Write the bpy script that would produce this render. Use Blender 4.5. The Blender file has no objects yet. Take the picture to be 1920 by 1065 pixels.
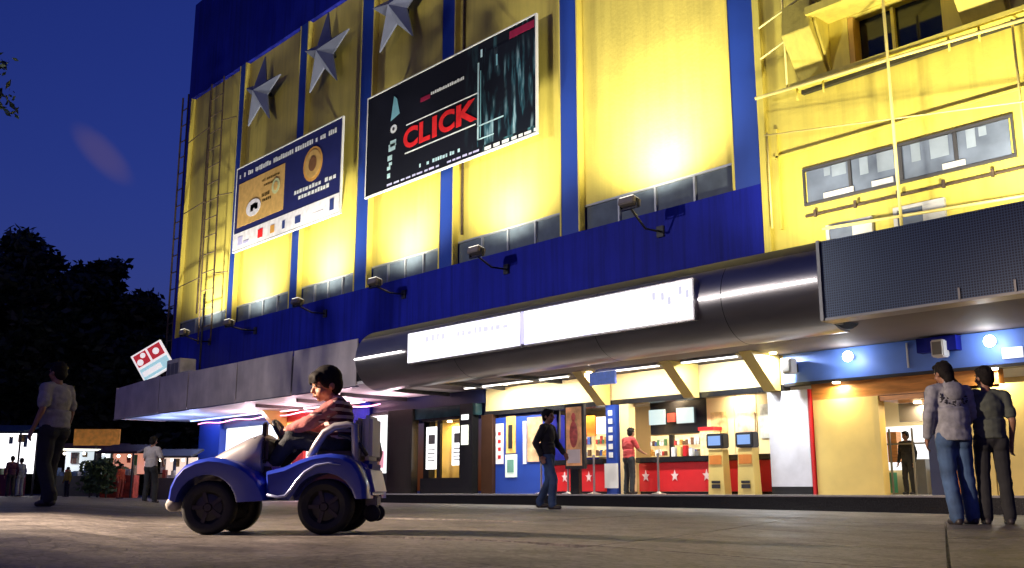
import bpy, bmesh, math, random
from mathutils import Vector, Matrix, Euler, noise
PI = math.pi
rnd = random.Random(7)
SC = bpy.context.scene
COL = SC.collection

# ------------------------------------------------------------------ camera, sky, exposure
cam_d = bpy.data.cameras.new('camera')
cam = bpy.data.objects.new('camera', cam_d); COL.objects.link(cam)
cam.location = (0, 0, .34)
cam.rotation_euler = (PI/2 + math.radians(11.77), 0, math.radians(48))
cam_d.lens = 34.91; cam_d.sensor_width = 36; cam_d.clip_start = .05; cam_d.clip_end = 3000
SC.camera = cam
SUN_EL, SUN_ROT = math.radians(2.0), math.radians(150)
world = bpy.data.worlds.new('World'); SC.world = world; world.use_nodes = True
nt = world.node_tree; N = nt.nodes; LK = nt.links
bg = N['Background']
sky = N.new('ShaderNodeTexSky'); sky.sky_type = 'NISHITA'; sky.sun_disc = False
sky.sun_elevation = SUN_EL; sky.sun_rotation = SUN_ROT; sky.air_density = 1.2; sky.ozone_density = 4.0; sky.dust_density = .3
tint = N.new('ShaderNodeMix'); tint.data_type = 'RGBA'; tint.blend_type = 'MULTIPLY'; tint.inputs['Factor'].default_value = 1
tint.inputs['B'].default_value = (.62, .43, 1.33, 1)
LK.new(sky.outputs[0], tint.inputs['A'])
# one small rosy cloud, low over the tree on the left
tc = N.new('ShaderNodeTexCoord')
cdir = Vector((-0.9028, 0.3040, 0.3043))
cnoise = N.new('ShaderNodeTexNoise'); cnoise.inputs['Scale'].default_value = 30; cnoise.inputs['Detail'].default_value = 3
LK.new(tc.outputs['Generated'], cnoise.inputs['Vector'])
sq = []
for ax, wd in (((0.0468, 0.7717, -0.6342), .027), ((-0.4277, -0.5583, -0.7109), .0105)):
    dt = N.new('ShaderNodeVectorMath'); dt.operation = 'DOT_PRODUCT'; dt.inputs[1].default_value = ax; LK.new(tc.outputs['Generated'], dt.inputs[0])
    sb = N.new('ShaderNodeMath'); sb.operation = 'SUBTRACT'; sb.inputs[1].default_value = cdir.dot(Vector(ax)); LK.new(dt.outputs['Value'], sb.inputs[0])
    dv = N.new('ShaderNodeMath'); dv.operation = 'DIVIDE'; dv.inputs[1].default_value = wd; LK.new(sb.outputs[0], dv.inputs[0])
    pw = N.new('ShaderNodeMath'); pw.operation = 'MULTIPLY'; LK.new(dv.outputs[0], pw.inputs[0]); LK.new(dv.outputs[0], pw.inputs[1]); sq.append(pw)
fr_ = N.new('ShaderNodeVectorMath'); fr_.operation = 'DOT_PRODUCT'; fr_.inputs[1].default_value = cdir; LK.new(tc.outputs['Generated'], fr_.inputs[0])
bk = N.new('ShaderNodeMath'); bk.operation = 'LESS_THAN'; bk.inputs[1].default_value = .5; LK.new(fr_.outputs['Value'], bk.inputs[0])
b9 = N.new('ShaderNodeMath'); b9.operation = 'MULTIPLY_ADD'; b9.inputs[1].default_value = 9; LK.new(bk.outputs[0], b9.inputs[0]); LK.new(sq[0].outputs[0], b9.inputs[2])
sm_ = N.new('ShaderNodeMath'); sm_.operation = 'ADD'; LK.new(b9.outputs[0], sm_.inputs[0]); LK.new(sq[1].outputs[0], sm_.inputs[1])
ad = N.new('ShaderNodeMath'); ad.operation = 'ADD'; LK.new(sm_.outputs[0], ad.inputs[0])
nm = N.new('ShaderNodeMath'); nm.operation = 'MULTIPLY_ADD'; nm.inputs[1].default_value = .9; nm.inputs[2].default_value = -.45
LK.new(cnoise.outputs[0], nm.inputs[0]); LK.new(nm.outputs[0], ad.inputs[1])
mr = N.new('ShaderNodeMapRange'); mr.interpolation_type = 'SMOOTHSTEP'
mr.inputs[1].default_value = 0; mr.inputs[2].default_value = 2.3; mr.inputs[3].default_value = .5; mr.inputs[4].default_value = 0
LK.new(ad.outputs[0], mr.inputs[0])
cmix = N.new('ShaderNodeMix'); cmix.data_type = 'RGBA'; LK.new(mr.outputs[0], cmix.inputs['Factor'])
LK.new(tint.outputs['Result'], cmix.inputs['A']); cmix.inputs['B'].default_value = (.62, .46, 1.2, 1)
LK.new(cmix.outputs['Result'], bg.inputs['Color'])
SKY_STRENGTH = .15
bg.inputs['Strength'].default_value = SKY_STRENGTH
sun_d = bpy.data.lights.new('sun', 'SUN'); sun_d.energy = .01; sun_d.angle = math.radians(10); sun_d.color = (1, .8, .7)
sun = bpy.data.objects.new('sun', sun_d); COL.objects.link(sun)
sun.rotation_euler = (math.radians(88), 0, math.radians(-20))
SC.view_settings.view_transform = 'Standard'; SC.view_settings.look = 'None'
SC.view_settings.exposure = 0; SC.view_settings.gamma = 1
SC.render.engine = 'CYCLES'
SC.cycles.max_bounces = 6; SC.cycles.diffuse_bounces = 3; SC.cycles.glossy_bounces = 3; SC.cycles.transmission_bounces = 3
SC.cycles.sample_clamp_indirect = 4; SC.cycles.caustics_reflective = False; SC.cycles.caustics_refractive = False

# ------------------------------------------------------------------ helpers
def srgb(r, g, b):
    f = lambda c: (c/255/12.92) if c/255 <= .04045 else ((c/255+.055)/1.055)**2.4
    return (f(r), f(g), f(b))
MATS = {}
def mat(name, col, rough=.6, metal=0., var=.12, vscale=3., bump=0., bscale=60., emit=None, estr=0., coat=0., stretch=None, spec=None, streak=0.):
    if name in MATS: return MATS[name]
    m = bpy.data.materials.new(name); m.use_nodes = True
    t = m.node_tree; b = t.nodes['Principled BSDF']
    b.inputs['Roughness'].default_value = rough; b.inputs['Metallic'].default_value = metal
    if coat: b.inputs['Coat Weight'].default_value = coat; b.inputs['Coat Roughness'].default_value = .08
    if spec is not None: b.inputs['Specular IOR Level'].default_value = spec
    co = t.nodes.new('ShaderNodeTexCoord')
    src = co.outputs['Object']
    if stretch:
        mp = t.nodes.new('ShaderNodeMapping'); mp.inputs['Scale'].default_value = stretch
        t.links.new(src, mp.inputs[0]); src = mp.outputs[0]
    n = t.nodes.new('ShaderNodeTexNoise'); n.inputs['Scale'].default_value = vscale; n.inputs['Detail'].default_value = 5
    t.links.new(src, n.inputs['Vector'])
    r = t.nodes.new('ShaderNodeValToRGB')
    r.color_ramp.elements[0].position = .3; r.color_ramp.elements[1].position = .7
    r.color_ramp.elements[0].color = (*[c*(1-var) for c in col], 1)
    r.color_ramp.elements[1].color = (*[min(1, c*(1+var)) for c in col], 1)
    t.links.new(n.outputs[0], r.inputs[0]); colout = r.outputs[0]
    if streak:
        mp2 = t.nodes.new('ShaderNodeMapping'); mp2.inputs['Scale'].default_value = (5, 5, .22); t.links.new(co.outputs['Object'], mp2.inputs[0])
        n3 = t.nodes.new('ShaderNodeTexNoise'); n3.inputs['Scale'].default_value = 1.; n3.inputs['Detail'].default_value = 7; n3.inputs['Roughness'].default_value = .65; t.links.new(mp2.outputs[0], n3.inputs['Vector'])
        r3 = t.nodes.new('ShaderNodeValToRGB'); r3.color_ramp.elements[0].position = .34; r3.color_ramp.elements[1].position = .56
        r3.color_ramp.elements[0].color = (1-streak, 1-streak*1.05, 1-streak*1.1, 1); r3.color_ramp.elements[1].color = (1, 1, 1, 1); t.links.new(n3.outputs[0], r3.inputs[0])
        m3 = t.nodes.new('ShaderNodeMix'); m3.data_type = 'RGBA'; m3.blend_type = 'MULTIPLY'; m3.inputs['Factor'].default_value = 1
        t.links.new(colout, m3.inputs['A']); t.links.new(r3.outputs[0], m3.inputs['B']); colout = m3.outputs['Result']
    t.links.new(colout, b.inputs['Base Color'])
    if bump:
        bn = t.nodes.new('ShaderNodeTexNoise'); bn.inputs['Scale'].default_value = bscale; bn.inputs['Detail'].default_value = 4
        t.links.new(src, bn.inputs['Vector'])
        bp = t.nodes.new('ShaderNodeBump'); bp.inputs['Strength'].default_value = bump; bp.inputs['Distance'].default_value = .02
        t.links.new(bn.outputs[0], bp.inputs['Height']); t.links.new(bp.outputs[0], b.inputs['Normal'])
    if emit:
        b.inputs['Emission Color'].default_value = (*emit, 1); b.inputs['Emission Strength'].default_value = estr
    MATS[name] = m
    return m

def wmat(o):
    m = o.matrix_basis.copy()
    while o.parent is not None:
        o = o.parent; m = o.matrix_basis @ m
    return m
class MB:
    def __init__(s): s.b = bmesh.new()
    def box(s, x0, x1, y0, y1, z0, z1, rot=None):
        vs = [s.b.verts.new((x, y, z)) for z in (z0, z1) for y in (y0, y1) for x in (x0, x1)]
        for f in ((0,2,3,1),(4,5,7,6),(0,1,5,4),(2,6,7,3),(0,4,6,2),(1,3,7,5)): s.b.faces.new([vs[i] for i in f])
        if rot is not None:
            c = Vector(((x0+x1)/2, (y0+y1)/2, (z0+z1)/2))
            for v in vs: v.co = rot @ (v.co - c) + c
        return s
    def obox(s, c, sx, sy, sz, M):
        vs = [s.b.verts.new(Vector(c) + M @ Vector((x*sx/2, y*sy/2, z*sz/2))) for z in (-1,1) for y in (-1,1) for x in (-1,1)]
        for f in ((0,2,3,1),(4,5,7,6),(0,1,5,4),(2,6,7,3),(0,4,6,2),(1,3,7,5)): s.b.faces.new([vs[i] for i in f])
        return s
    def loft(s, rings, caps=True, closed=False):
        R = [[s.b.verts.new(p) for p in r] for r in rings]
        n = len(R[0]); K = len(R)
        for i in range(K if closed else K-1):
            A, B = R[i], R[(i+1) % K]
            for j in range(n): s.b.faces.new((A[j], A[(j+1) % n], B[(j+1) % n], B[j]))
        if caps and not closed:
            s.b.faces.new(R[0][::-1]); s.b.faces.new(R[-1])
        return s
    def tube(s, pts, r, n=8, closed=False):
        pts = [Vector(p) for p in pts]; rings = []
        K = len(pts); rs = r if isinstance(r, (list, tuple)) else [r]*K
        ref = None
        for i, p in enumerate(pts):
            if closed: d = pts[(i+1) % K] - pts[i-1]
            else: d = pts[min(i+1, K-1)] - pts[max(i-1, 0)]
            d.normalize()
            if ref is None: ref = Vector((0,0,1)) if abs(d.z) < .9 else Vector((1,0,0))
            u = d.cross(ref).normalized(); v = d.cross(u).normalized()
            rings.append([p + (u*math.cos(a) + v*math.sin(a))*rs[i] for a in [2*PI*k/n for k in range(n)]])
        return s.loft(rings, not closed, closed)
    def lathe(s, prof, M=Matrix.Identity(4), n=24):
        rings = []
        for k in range(n):
            a = 2*PI*k/n
            rings.append([M @ Vector((r*math.cos(a), r*math.sin(a), z)) for r, z in prof])
        return s.loft(rings, False, True)
    def prism(s, poly, axis, a, b):
        def P(p, t):
            return (t, p[0], p[1]) if axis == 'x' else (p[0], t, p[1]) if axis == 'y' else (p[0], p[1], t)
        return s.loft([[P(p, a) for p in poly], [P(p, b) for p in poly]])
    def capsule(s, p0, p1, r0, r1=None, n=12, flat=None):
        p0, p1 = Vector(p0), Vector(p1); r1 = r0 if r1 is None else r1
        d = p1-p0; L = d.length
        d = d.normalized() if L > 1e-6 else Vector((0,0,1))
        ref = Vector((0,0,1)) if abs(d.z) < .9 else Vector((0,1,0))
        u = d.cross(ref).normalized(); v = d.cross(u).normalized()
        rings = []
        for t in (-88,-60,-30,0): rings.append((p0 + d*r0*math.sin(math.radians(t)), r0*math.cos(math.radians(t))))
        for t in (0,30,60,88): rings.append((p1 + d*r1*math.sin(math.radians(t)), r1*math.cos(math.radians(t))))
        return s.loft([[c + (u*math.cos(2*PI*k/n)+v*math.sin(2*PI*k/n))*r for k in range(n)] for c, r in rings])
    def ell(s, c, rx, ry, rz, rot=None, n=16, m=10):
        c = Vector(c); rings = []
        for i in range(m+1):
            t = -PI/2*.985 + PI*.985*i/m
            ring = []
            for k in range(n):
                a = 2*PI*k/n
                p = Vector((rx*math.cos(t)*math.cos(a), ry*math.cos(t)*math.sin(a), rz*math.sin(t)))
                ring.append(c + (rot @ p if rot is not None else p))
            rings.append(ring)
        return s.loft(rings)
    def quad(s, *p):
        s.b.faces.new([s.b.verts.new(q) for q in p]); return s
    def build(s, name, m, parent=None, world=False, smooth=False, bevel=0., auto=None):
        me = bpy.data.meshes.new(name)
        bmesh.ops.recalc_face_normals(s.b, faces=s.b.faces)
        if bevel:
            bmesh.ops.remove_doubles(s.b, verts=s.b.verts, dist=1e-5)
            es = [e for e in s.b.edges if len(e.link_faces) == 2 and e.calc_face_angle(0) > .5]
            bmesh.ops.bevel(s.b, geom=es, offset=bevel, segments=2, affect='EDGES', clamp_overlap=True)
        s.b.to_mesh(me); s.b.free()
        if smooth:
            for p in me.polygons: p.use_smooth = True
            if auto: me.set_sharp_from_angle(angle=math.radians(auto))
        return link(name, me, m, parent, world)
def link(name, me, m, parent=None, world=False):
    me.materials.clear(); me.materials.append(m)
    o = bpy.data.objects.new(name, me); COL.objects.link(o)
    if parent is not None:
        o.parent = parent
        if world: me.transform(wmat(parent).inverted())
    return o
def thing(name, label, cat, loc=(0,0,0), rz=0., group=None):
    o = bpy.data.objects.new(name, None); COL.objects.link(o); o.empty_display_size = .2
    o.location = loc; o.rotation_euler = (0, 0, rz)
    return tag(o, label, cat, group)
def tag(o, label, cat, group=None):
    o['label'] = label; o['category'] = cat
    if group: o['group'] = group
    return o
def kids(o): return [c for c in COL.objects if c.parent == o]
def copy_tree(o, parent=None):
    c = o.copy(); COL.objects.link(c)
    if parent: c.parent = parent
    for k in kids(o): copy_tree(k, c)
    return c
def lamp(name, kind, parent, loc, energy, color, size=.2, size_y=None, aim=None, spot=None, blend=.5):
    d = bpy.data.lights.new(name, kind); d.energy = energy; d.color = color
    if kind == 'AREA':
        d.size = size
        if size_y: d.shape = 'RECTANGLE'; d.size_y = size_y
    else: d.shadow_soft_size = size
    if spot: d.spot_size = math.radians(spot); d.spot_blend = blend
    o = bpy.data.objects.new(name, d); COL.objects.link(o); o.parent = parent; o.location = loc
    if aim is not None: o.rotation_euler = Vector(aim).to_track_quat('-Z', 'Y').to_euler()
    return o
TMP = bpy.data.scenes.new('workbench'); TMP_VL = TMP.view_layers[0]
def evaluated_mesh(o):
    TMP.collection.objects.link(o); TMP_VL.update()
    with bpy.context.temp_override(scene=TMP, view_layer=TMP_VL): dg = bpy.context.evaluated_depsgraph_get()
    return bpy.data.meshes.new_from_object(o.evaluated_get(dg), depsgraph=dg)
def remeshed(mb, voxel, smooth_it=4):
    me = bpy.data.meshes.new('tmp')
    bmesh.ops.recalc_face_normals(mb.b, faces=mb.b.faces)
    mb.b.to_mesh(me); mb.b.free()
    o = bpy.data.objects.new('tmp', me)
    r = o.modifiers.new('r', 'REMESH'); r.mode = 'VOXEL'; r.voxel_size = voxel; r.use_smooth_shade = True
    if smooth_it:
        sm = o.modifiers.new('s', 'SMOOTH'); sm.iterations = smooth_it; sm.factor = .5
    out = evaluated_mesh(o)
    bpy.data.objects.remove(o); bpy.data.meshes.remove(me)
    for p in out.polygons: p.use_smooth = True
    return out
FW = Vector((-math.cos(math.radians(42)), math.sin(math.radians(42)), 0))   # down the plaza, across the street front
RT = Vector((FW.y, -FW.x, 0))
def smooth01(t):
    t = max(0., min(1., t)); return t*t*(3-2*t)
def terrain(x, y):
    p = Vector((x, y, 0)); lat, dep = p.dot(RT), max(4., p.dot(FW))
    a = -lat/dep
    z = .098*smooth01((a+.46)/.58) + .062*smooth01((a-.36)/.10)
    return z*(1 - .6*smooth01((dep-13)/8)) if a < .36 else z

# ------------------------------------------------------------------ materials
M_yellow = mat('yellow_paint', (.74, .61, .12), .6, var=.09, vscale=1.1, bump=.25, bscale=14, streak=.14)
M_yellow2 = mat('yellow_annex_paint', (.72, .61, .11), .55, var=.10, vscale=1.6, bump=.3, bscale=9, streak=.18)
M_blue = mat('blue_paint', (.009, .016, .32), .6, spec=.15, var=.18, vscale=.7, bump=.1, bscale=10, streak=.35)
M_bluemull = mat('blue_strip_paint', (.012, .05, .33), .5, var=.1, vscale=1.)
M_bluew = mat('light_blue_paint', (.13, .26, .80), .45, var=.06)
M_pane = mat('grey_pane', (.095, .12, .155), .28, var=.18, vscale=4)
M_white = mat('white_paint', (.75, .75, .75), .5, var=.05)
M_cream = mat('cream_board', (.78, .60, .30), .5, var=.07, vscale=1.5)
M_creamy = mat('yellow_cream_board', (.80, .60, .18), .45, var=.08, vscale=2.)
M_steel = mat('brushed_steel', (.42, .40, .40), .36, 1., var=.15, vscale=6, bump=.15, bscale=5, stretch=(1, 1, .2))
M_sheet = mat('weathered_sheet_metal', (.78, .68, .60), .32, .5, var=.2, vscale=1.2, bump=.8, bscale=1.1, streak=.08)
M_chrome = mat('polished_cladding', (.34, .32, .32), .30, .9, var=.15, vscale=2, bump=.25, bscale=1.3, stretch=(.35, 1, 1))
M_grey = mat('grey_metal', (.22, .22, .22), .4, .6, var=.1)
M_lampg = mat('lamp_housing_metal', (.30, .26, .23), .45, .5, var=.1)
M_dark = mat('dark_metal', (.03, .03, .035), .4, .3, var=.2)
M_black = mat('black_lacquer', (.012, .012, .014), .25, var=.2)
M_granite = mat('black_granite', (.012, .012, .013), .22, var=.5, vscale=40)
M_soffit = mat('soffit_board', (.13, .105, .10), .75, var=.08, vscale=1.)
M_star = mat('silver_star_sheet', (.13, .145, .23), .45, .35, var=.08)
M_rust = mat('rusty_iron', (.10, .07, .05), .7, .4, var=.4, vscale=12)
M_red = mat('red_laminate', (.55, .015, .02), .35, var=.08)
M_orange = mat('orange_board', (.70, .22, .03), .45, var=.2)
M_tile = mat('porch_floor_stone', (.36, .34, .32), .25, var=.12, vscale=4)
M_wood = mat('amber_wood', (.55, .22, .05), .35, var=.25, vscale=3, stretch=(1, 1, 8))
M_navy = mat('navy_paint', (.01, .016, .07), .4, var=.1)
M_glassdk = mat('dark_glass', (.006, .009, .016), .08, var=.2)
def glow(name, col, s): return mat(name, (.8, .8, .8), .5, emit=col, estr=s)
M_white_glow = glow('white_light_panel', (1, 1, 1), 1.7)
M_highlight = glow('highlight_glow', (1, .96, .95), 6)
M_globe = glow('lamp_globe', (.9, .97, 1), 22)
M_warm_glow = glow('warm_downlight', (1, .78, .45), 10)
M_pink = glow('pink_neon', (1, .25, .42), 4)
M_screen = mat('screen_glow', (.1, .1, .1), .3, emit=(.75, .95, .95), estr=.9)
M_screenb = mat('screen_blue_glow', (.05, .06, .1), .3, emit=(.25, .45, .9), estr=.9)

# ------------------------------------------------------------------ ground (one sheet to the horizon)
def ground_material():
    m = bpy.data.materials.new('plaza_paving'); m.use_nodes = True
    t = m.node_tree; b = t.nodes['Principled BSDF']; nn = t.nodes.new; lk = t.links.new
    co = nn('ShaderNodeTexCoord').outputs['Object']
    n1 = nn('ShaderNodeTexNoise'); n1.inputs['Scale'].default_value = .9; n1.inputs['Detail'].default_value = 8; n1.inputs['Roughness'].default_value = .65; lk(co, n1.inputs['Vector'])
    n2 = nn('ShaderNodeTexNoise'); n2.inputs['Scale'].default_value = 34; n2.inputs['Detail'].default_value = 5; n2.inputs['Roughness'].default_value = .7; lk(co, n2.inputs['Vector'])
    r = nn('ShaderNodeValToRGB'); lk(n1.outputs[0], r.inputs[0])
    r.color_ramp.elements[0].position = .3; r.color_ramp.elements[1].position = .72
    r.color_ramp.elements[0].color = (.10, .09, .082, 1); r.color_ramp.elements[1].color = (.24, .215, .195, 1)
    r2 = nn('ShaderNodeValToRGB'); lk(n2.outputs[0], r2.inputs[0])
    r2.color_ramp.elements[0].position = .3; r2.color_ramp.elements[1].position = .65
    r2.color_ramp.elements[0].color = (.38, .37, .36, 1); r2.color_ramp.elements[1].color = (1.15, 1.15, 1.15, 1)
    mx = nn('ShaderNodeMix'); mx.data_type = 'RGBA'; mx.blend_type = 'MULTIPLY'; mx.inputs['Factor'].default_value = 1
    rot = nn('ShaderNodeMapping'); rot.inputs['Rotation'].default_value = (0, 0, math.radians(25)); lk(co, rot.inputs[0])
    wob = nn('ShaderNodeMix'); wob.data_type = 'RGBA'; wob.blend_type = 'LINEAR_LIGHT'; wob.inputs['Factor'].default_value = .02; lk(rot.outputs[0], wob.inputs['A']); lk(n2.outputs['Color'], wob.inputs['B'])
    vo = nn('ShaderNodeTexVoronoi'); vo.feature = 'DISTANCE_TO_EDGE'; vo.inputs['Scale'].default_value = 11; lk(wob.outputs['Result'], vo.inputs['Vector'])
    vc = nn('ShaderNodeTexVoronoi'); vc.inputs['Scale'].default_value = 11; lk(wob.outputs['Result'], vc.inputs['Vector'])
    jn = nn('ShaderNodeMapRange'); jn.interpolation_type = 'SMOOTHSTEP'; lk(vo.outputs['Distance'], jn.inputs[0]); jn.inputs[1].default_value = 0; jn.inputs[2].default_value = .09
    vg = nn('ShaderNodeRGBToBW'); lk(vc.outputs['Color'], vg.inputs[0])
    vr = nn('ShaderNodeMapRange'); lk(vg.outputs[0], vr.inputs[0]); vr.inputs[1].default_value = .2; vr.inputs[2].default_value = .8; vr.inputs[3].default_value = .72; vr.inputs[4].default_value = 1.15
    vj = nn('ShaderNodeMapRange'); lk(jn.outputs[0], vj.inputs[0]); vj.inputs[3].default_value = .55; vj.inputs[4].default_value = 1
    vm = nn('ShaderNodeMath'); vm.operation = 'MULTIPLY'; lk(vr.outputs[0], vm.inputs[0]); lk(vj.outputs[0], vm.inputs[1])
    m2 = nn('ShaderNodeMix'); m2.data_type = 'RGBA'; m2.blend_type = 'MULTIPLY'; m2.inputs['Factor'].default_value = .8
    n4 = nn('ShaderNodeTexNoise'); n4.inputs['Scale'].default_value = 2.3; n4.inputs['Detail'].default_value = 6; n4.inputs['Roughness'].default_value = .6; lk(co, n4.inputs['Vector'])
    r4 = nn('ShaderNodeValToRGB'); lk(n4.outputs[0], r4.inputs[0]); r4.color_ramp.elements[0].position = .36; r4.color_ramp.elements[1].position = .5; r4.color_ramp.elements[0].color = (.6, .58, .56, 1); r4.color_ramp.elements[1].color = (1, 1, 1, 1)
    m4 = nn('ShaderNodeMix'); m4.data_type = 'RGBA'; m4.blend_type = 'MULTIPLY'; m4.inputs['Factor'].default_value = 1
    lk(r.outputs[0], mx.inputs['A']); lk(r2.outputs[0], mx.inputs['B']); lk(mx.outputs['Result'], m2.inputs['A']); lk(vm.outputs[0], m2.inputs['B'])
    lk(m2.outputs['Result'], m4.inputs['A']); lk(r4.outputs[0], m4.inputs['B']); lk(m4.outputs['Result'], b.inputs['Base Color'])
    rr = nn('ShaderNodeMapRange'); lk(n1.outputs[0], rr.inputs[0])
    rr.inputs[1].default_value = .35; rr.inputs[2].default_value = .65; rr.inputs[3].default_value = .42; rr.inputs[4].default_value = .65
    lk(rr.outputs[0], b.inputs['Roughness'])
    bp = nn('ShaderNodeBump'); bp.inputs['Strength'].default_value = .35; bp.inputs['Distance'].default_value = .010
    hs = nn('ShaderNodeMath'); hs.operation = 'MULTIPLY_ADD'; hs.inputs[1].default_value = .7; lk(jn.outputs[0], hs.inputs[0]); lk(n2.outputs[0], hs.inputs[2])
    lk(hs.outputs[0], bp.inputs['Height']); lk(bp.outputs[0], b.inputs['Normal'])
    return m
M_ground = ground_material()
SLAB = 1.6; SA = math.radians(23)
SU = (FW*math.cos(SA) + RT*math.sin(SA)); SV = (RT*math.cos(SA) - FW*math.sin(SA))
slab_cells = []
for i in range(-2, 12):
    for j in range(-7, 10):
        c = SU*(i+.5)*SLAB + SV*(j+.5)*SLAB
        lat, dep = c.dot(RT), c.dot(FW)
        if 2.5 < dep < 11.5 and abs(lat) < .56*dep + 1.2 and lat > -.5 and c.y < 14.2: slab_cells.append((i, j))
slab_set = set(slab_cells)
def axis_vals(lo, hi, n_mid, far):
    v = [lo + (hi-lo)*k/n_mid for k in range(n_mid+1)]
    d = (hi-lo)/n_mid; a = lo; b = hi; L = []; Rr = []
    while b < far:
        d *= 1.35; a -= d; b += d; L.append(a); Rr.append(b)
    return L[::-1] + v + Rr
xs = axis_vals(-45, 12, 140, 1500); ys = axis_vals(-6, 22, 80, 1500)
verts = []
for y in ys:
    for x in xs:
        z = terrain(x, y)
        p = Vector((x, y, 0)); i, j = math.floor(p.dot(SU)/SLAB), math.floor(p.dot(SV)/SLAB)
        near = any((i+a, j+b) in slab_set for a in (-1,0,1) for b in (-1,0,1))
        inner = all((i+a, j+b) in slab_set for a in (-1,0,1) for b in (-1,0,1))
        verts.append((x, y, z - (.02 if (i, j) in slab_set else 0)))
nx = len(xs)
faces = [(r*nx+c, r*nx+c+1, (r+1)*nx+c+1, (r+1)*nx+c) for r in range(len(ys)-1) for c in range(nx-1)]
me = bpy.data.meshes.new('ground'); me.from_pydata(verts, [], faces)
for p in me.polygons: p.use_smooth = True
ground = link('ground', me, M_ground); ground['kind'] = 'structure'
for (i, j) in slab_cells:
    mb = MB(); g = .009; n = 5; rows = []
    lift = rnd.uniform(0, .003)
    for a in range(n):
        row = []
        for b_ in range(n):
            p = SU*(i*SLAB + g + (SLAB-2*g)*a/(n-1)) + SV*(j*SLAB + g + (SLAB-2*g)*b_/(n-1))
            row.append(mb.b.verts.new((p.x, p.y, terrain(p.x, p.y) + .004 + lift)))
        rows.append(row)
    for a in range(n-1):
        for b_ in range(n-1): mb.b.faces.new((rows[a][b_], rows[a+1][b_], rows[a+1][b_+1], rows[a][b_+1]))
    ring = [rows[0][k] for k in range(n)] + [rows[k][n-1] for k in range(1, n)] + [rows[n-1][k] for k in range(n-2, -1, -1)] + [rows[k][0] for k in range(n-2, 0, -1)]
    low = [mb.b.verts.new(v.co - Vector((0, 0, .03))) for v in ring]
    for k in range(len(ring)): mb.b.faces.new((ring[k], low[k], low[(k+1) % len(ring)], ring[(k+1) % len(ring)]))
    mb.build('paving_slab', M_ground, ground, smooth=False)

# ------------------------------------------------------------------ porch floor
PZ = .27; WY = 17.2; SZ = 3.0
pod = MB().box(-22.6, 4, 15.3, 24, -.3, PZ-.03).build('porch_step', M_granite); pod['kind'] = 'structure'
MB().box(-22.62, 4, 15.26, 24, PZ-.03, PZ).build('step_edge', M_tile, pod)
MB().box(-37.6, -22.63, 15.6, 24, -.3, PZ-.02).build('porch_floor', M_tile)['kind'] = 'structure'
MB().loft([[(-25.9, 14.1, .02), (-23.2, 14.1, .02), (-23.2, 15.59, .02), (-25.9, 15.59, .02)], [(-25.9, 14.9, .06), (-23.0, 14.9, .06), (-22.7, 15.59, .25), (-25.9, 15.59, .25)]]).build('ramp', mat('pale_concrete', (.4, .38, .37), .6))['kind'] = 'structure'

# ------------------------------------------------------------------ cinema building
bld = thing('cinema_building', 'blue and yellow cinema block with tall floodlit yellow wall panels', 'building', (-24, 16, 0))
def B(name, m, *boxes, parent=None, bevel=0.):
    mb = MB()
    for b in boxes: mb.box(*b)
    return mb.build(name, m, parent or bld, world=True, bevel=bevel)
PX = [(-37.55, -33.2), (-32.8, -28.72), (-28.25, -24.85), (-24.22, -20.70), (-20.15, -16.02), (-15.46, -11.12)]
PTOP, PBOT, GTOP = 16.2, 6.2, 6.85
B('blue_base_wall', M_blue, (-37.8, -10.5, 16.0, 16.4, 3.9, PBOT))
B('blue_parapet', M_blue, (-37.8, -10.5, 16.0, 16.4, PTOP, 20.5))
B('building_core', M_navy, (-37.7, 6, 16.45, 27, 3.3, 20.4))
edges = [-37.8] + [v for p in PX for v in p] + [-10.5]
for k in range(0, len(edges), 2):
    B('blue_strip', M_bluemull if k else M_blue, (edges[k], edges[k+1], 16.0, 16.4, PBOT, PTOP))
for k, (a, b) in enumerate(PX):
    e = .05
    B('yellow_panel', M_yellow, (a, b, 16.16, 16.4, GTOP, PTOP), (a, a+e, 15.985, 16.155, PBOT+.003, PTOP-.003), (b-e, b, 15.985, 16.155, PBOT+.003, PTOP-.003))
    ws = B('window_strip', mat('window_bar_metal', (.5, .52, .55), .35, .6), (a+.06, b-.06, 16.16, 16.3, PBOT+.003, PBOT+.04), (a+.06, b-.06, 16.15, 16.3, GTOP-.05, GTOP-.003))
    n = 3 if k == 0 else 4
    w = (b-a-.12)/n
    for q in range(n):
        x0 = a+.06+q*w
        B('pane', M_pane, (x0+.025, x0+w-.025, 16.19 + rnd.uniform(-.008, .008), 16.25, PBOT+.045, GTOP-.055), parent=ws)
        if q: B('window_bar', MATS['window_bar_metal'], (x0-.024, x0+.024, 16.13, 16.25, PBOT+.042, GTOP-.053), parent=ws)
# conduit lines on the panels
for x in (-36.0, -19.9): B('wall_pipe', M_rust, (x, x+.05, 16.08, 16.13, 7, PTOP-.1))

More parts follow.
